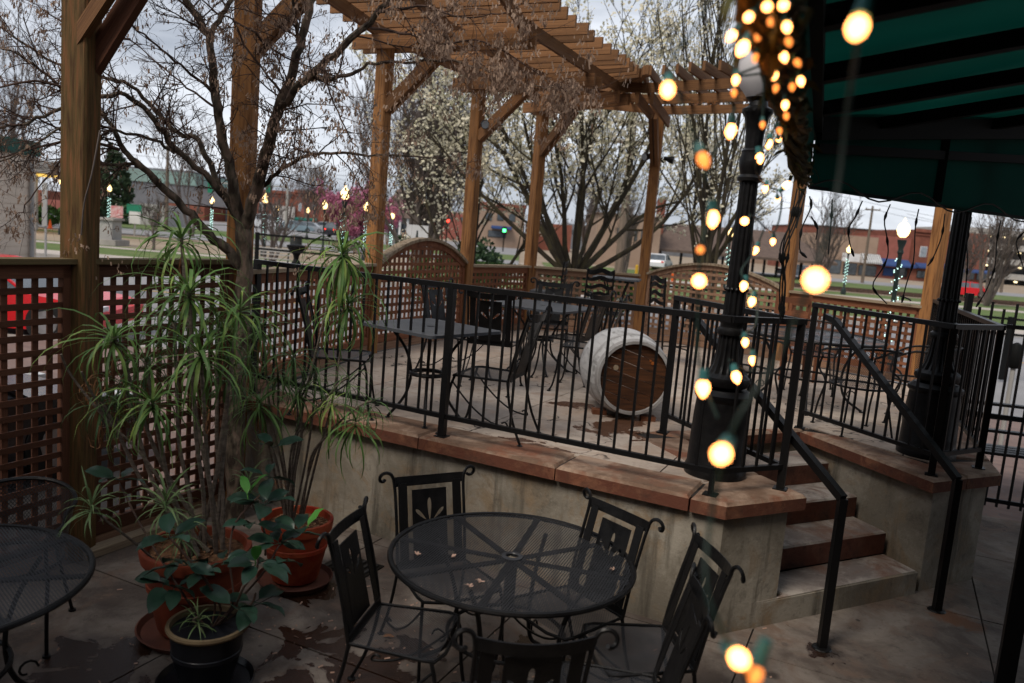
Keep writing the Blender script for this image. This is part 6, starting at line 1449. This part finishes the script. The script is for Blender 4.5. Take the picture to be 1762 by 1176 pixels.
# ================================================================== STRING LIGHTS (near the lens) AND GARLAND
random.seed(14)
def light_string(label, bulbs, wirepts, r=.0035):
    """bulbs: (px, py, distance, lit strength key, radius); hung on a cord through wirepts"""
    p0 = at(*wirepts[0]); T = Thing('light_string', label, 'string lights', p0)
    P = cr_spline([at(*q) for q in wirepts], 5); T.part('cord', MB().tube(P, r, 5), M['wire'], True)
    for (px, py, Y, k, br_) in bulbs:
        c = at(px, py, Y); cl = min(P, key=lambda q: (q-c).length); d = (c-cl)
        if d.length < .02: d = V(random.uniform(-.3, .3), 0, -1)
        d.normalize(); s0 = c-d*br_*(4.2 if Y < 1.1 else 2.9)
        sk = T.part('socket', MB().tube([c-d*br_*1.2, s0], [br_*.9, br_*.7], 8), M['socket'], True)
        if (s0-cl).length > .004: T.part('lead', MB().tube([s0, cl], r*.8, 4), M['wire'])
        m = MB(); n = 7; vs = []
        prof = [(.55, -1.1), (.9, -.6), (1, 0), (.85, .6), (.5, 1.15), (.1, 1.55)]
        a = d.orthogonal().normalized(); b = d.cross(a)
        for (rr_, h) in prof:
            for j in range(10): th = 2*math.pi*j/10; vs.append(c+d*h*br_+(a*math.cos(th)+b*math.sin(th))*rr_*br_)
        m.add(vs, [(i*10+j, i*10+(j+1) % 10, (i+1)*10+(j+1) % 10, (i+1)*10+j) for i in range(5) for j in range(10)]+[tuple(range(9, -1, -1)), tuple(50+j for j in range(10))])
        T.part('bulb', m, M[k], True)
B, Dm = 'bulb', 'bulbdim_and_ghost'
light_string('big blurred bulbs hanging closest to the lens, down the right of the lamp post', [(1475, 48, .85, B, .0105), (1403, 482, .85, B, .0115), (1241, 782, .85, B, .0105), (1272, 1134, .80, B, .0102), (1296, 1160, .84, Dm, .0102)],
             [(1520, -120, .85), (1490, 0, .87), (1462, 160, .95), (1440, 330, .95), (1408, 450, .9), (1340, 610, .9), (1262, 735, .88), (1225, 880, .88), (1215, 1010, .84), (1250, 1100, .82), (1300, 1200, .84)], .0028)
light_string('warm bulbs strung down left of the lamp post from the upper sky', [(1149, 155, 1.15, B, .009), (1257, 225, 1.7, B, .011), (1210, 275, 1.2, Dm, .009), (1226, 376, 1.45, B, .011), (1203, 484, 1.35, B, .011), (1210, 668, 1.35, B, .011), (1205, 430, 1.3, Dm, .006)],
             [(1255, -60, 1.2), (1200, 40, 1.2), (1152, 120, 1.17), (1190, 175, 1.4), (1262, 180, 1.7), (1240, 240, 1.5), (1215, 300, 1.4), (1222, 350, 1.45), (1205, 440, 1.4), (1200, 560, 1.4), (1206, 640, 1.38), (1235, 720, 1.3)], .0022)
light_string('warm bulbs strung down the right side of the lamp post', [(1323, 248, 2.4, B, .010), (1307, 272, 2.3, B, .011), (1281, 381, 2.2, B, .011), (1300, 431, 2.4, B, .009), (1330, 416, 2.5, B, .008), (1280, 492, 2.2, B, .010), (1294, 519, 2.2, B, .010), (1282, 589, 2.1, B, .009), (1295, 620, 2.1, B, .009), (1267, 649, 1.9, B, .011), (1317, 325, 2.6, B, .009), (1338, 342, 2.7, B, .009), (1353, 319, 2.6, B, .010), (1340, 240, 2.5, B, .008)],
             [(1345, 190, 2.4), (1325, 235, 2.4), (1300, 285, 2.3), (1318, 320, 2.6), (1345, 335, 2.6), (1332, 400, 2.5), (1290, 370, 2.25), (1296, 430, 2.3), (1275, 470, 2.2), (1300, 505, 2.2), (1300, 560, 2.15), (1275, 580, 2.1), (1300, 610, 2.1), (1290, 640, 2.0), (1255, 620, 1.9)], .003)
gl = [(1320, 12), (1348, 10), (1288, 30), (1259, 62), (1278, 83), (1354, 47), (1349, 98), (1332, 130), (1378, 140), (1351, 181), (1266, 138)]
light_string('cluster of warm bulbs with added dim ghost bulbs, wound through the garland at the awning corner', [(x, y, (1.5+y*.0035)*.82, B, .0105 if (x, y) == (1278, 83) else .0070) for x, y in gl]+[(x, y, (1.5+y*.0035)*.82, Dm, .006) for x, y in [(1263, 160), (1327, 38), (1357, 72), (1335, 152), (1353, 200), (1312, 215), (1372, 108), (1305, 62), (1341, 225), (1363, 150), (1300, 100)]],  # dim amber ones are added as ghost images of the bulbs
             [(1340, -30, 1.4), (1320, 5, 1.5), (1290, 25, 1.6), (1262, 55, 1.7), (1280, 75, 1.8), (1350, 40, 1.65), (1352, 92, 1.8), (1268, 130, 1.95), (1330, 125, 1.95), (1376, 130, 2.0), (1352, 175, 2.1)], .003)
# garland: bundle of vines along the side valance
T = Thing('garland', 'thick twiggy garland hanging down the awning corner', 'garland', at(1330, 40, 1.6))
axp = [(1318, -60, 1.30), (1328, 40, 1.55), (1352, 120, 1.95), (1366, 200, 2.7), (1376, 270, 3.6), (1386, 318, 4.6)]
A_ = cr_spline([at(*q) for q in axp], 6)
for k in range(46):
    ph = random.uniform(0, 6.28); rr_ = random.uniform(.01, .054); fr_q = random.uniform(1, 3.2); P = []
    s0 = random.randint(0, 6); 
    for i in range(s0, len(A_)-random.randint(0, 4)):
        a = ph+fr_q*i/4; w_ = rr_*(1.15-.25*i/len(A_)); P.append(A_[i]+V(math.cos(a)*w_+random.gauss(0, .004), 0, math.sin(a)*w_*1.2)+V(0, random.uniform(-.02, .02), 0))
    T.part('vine', MB().tube(P, random.uniform(.003, .008), 5, caps=False), M['garland'], True)
lf = leaf_strip(.07, .022, 1.0, None, .2, 4).mesh('leaf', M['gleaf'], True)
for k in range(90):
    i = random.randint(0, len(A_)-1); a = random.uniform(0, 6.28); c = A_[i]+V(math.cos(a)*.05, random.uniform(-.03, .03), math.sin(a)*.06)
    link('leaf', lf, T.o, Matrix.Translation(c-T.loc) @ Matrix.Rotation(random.uniform(0, 6.28), 4, 'Z') @ Matrix.Rotation(random.uniform(-.5, 1.6), 4, 'Y') @ Matrix.Rotation(random.uniform(-1, 1), 4, 'X'))
# unlit icicle light strands on the front valance
T = Thing('icicle_lights', 'unlit black icicle light strands hanging from the front valance of the awning', 'string lights', fr(0, 2.75))
T.part('cord', MB().tube([fr(qf*i/60*.9, 2.77+.05*math.sin(i*.8))-V(FD.y, -FD.x, 0)*-.02+V(0, -.03, 0) for i in range(61)], .006, 5), M['blackwire'], True)
def strand(P, sz=.011):
    P = cr_spline(P, 4); T.part('strand', MB().tube(P, .0045, 5), M['blackwire'], True)
    for i in range(3, len(P)-1, 6): d = (P[min(i+1, len(P)-1)]-P[i-1]).normalized(); T.part('light', MB().tube([P[i]-d*.03, P[i], P[i]+d*.03], [.006, sz, .005], 6), M['blackwire'], True)
for pts in [[(1432, 335), (1430, 375), (1425, 430)], [(1484, 338), (1472, 365), (1461, 385), (1462, 410), (1468, 430)], [(1532, 344), (1522, 372), (1526, 400), (1528, 430), (1518, 455), (1502, 485), (1526, 515)], [(1581, 352), (1575, 385), (1572, 440), (1560, 480), (1552, 512)], [(1626, 360), (1620, 400), (1606, 435), (1596, 450)], [(1672, 366), (1664, 410), (1665, 445), (1660, 505)], [(1722, 372), (1715, 410), (1712, 450), (1698, 490), (1680, 520)], [(1775, 382), (1750, 405), (1752, 425), (1760, 450)],
            [(1385, 330), (1375, 365), (1370, 385)], [(1393, 330), (1395, 350), (1380, 385), (1376, 420), (1384, 432)], [(1396, 365), (1406, 385), (1404, 405)]]:
    Ys = 5.2+max(0, (pts[0][0]-1395))*.0030
    strand([at(x, y+8, Ys-.06) for x, y in pts])
# dangling unlit bundle at the corner, down to the railing
for k in range(5):
    strand([at(1378+random.uniform(-8, 8), 325, 4.7), at(1365+random.uniform(-12, 8), 380, 4.7), at(1352+random.uniform(-10, 8), 430, 4.7), at(1347+random.uniform(-6, 6), 490, 4.75), at(1345+random.uniform(-5, 5), 545+random.uniform(-10, 8), 4.8)], .012)
# loose cord coil on the rail by the last timber post
T = Thing('cord_coil', 'small coil of dark cord on the lattice cap beside the last timber post', 'cord', (4.6, 9.95, 1.86)); c = at(1557, 519, 9.9)
T.part('coil', MB().tube([c+V(.07*math.cos(t*.6), .03*math.sin(t*.6), .01+.05*abs(math.sin(t*.3))) for t in range(24)], .008, 5), M['blackwire'], True)
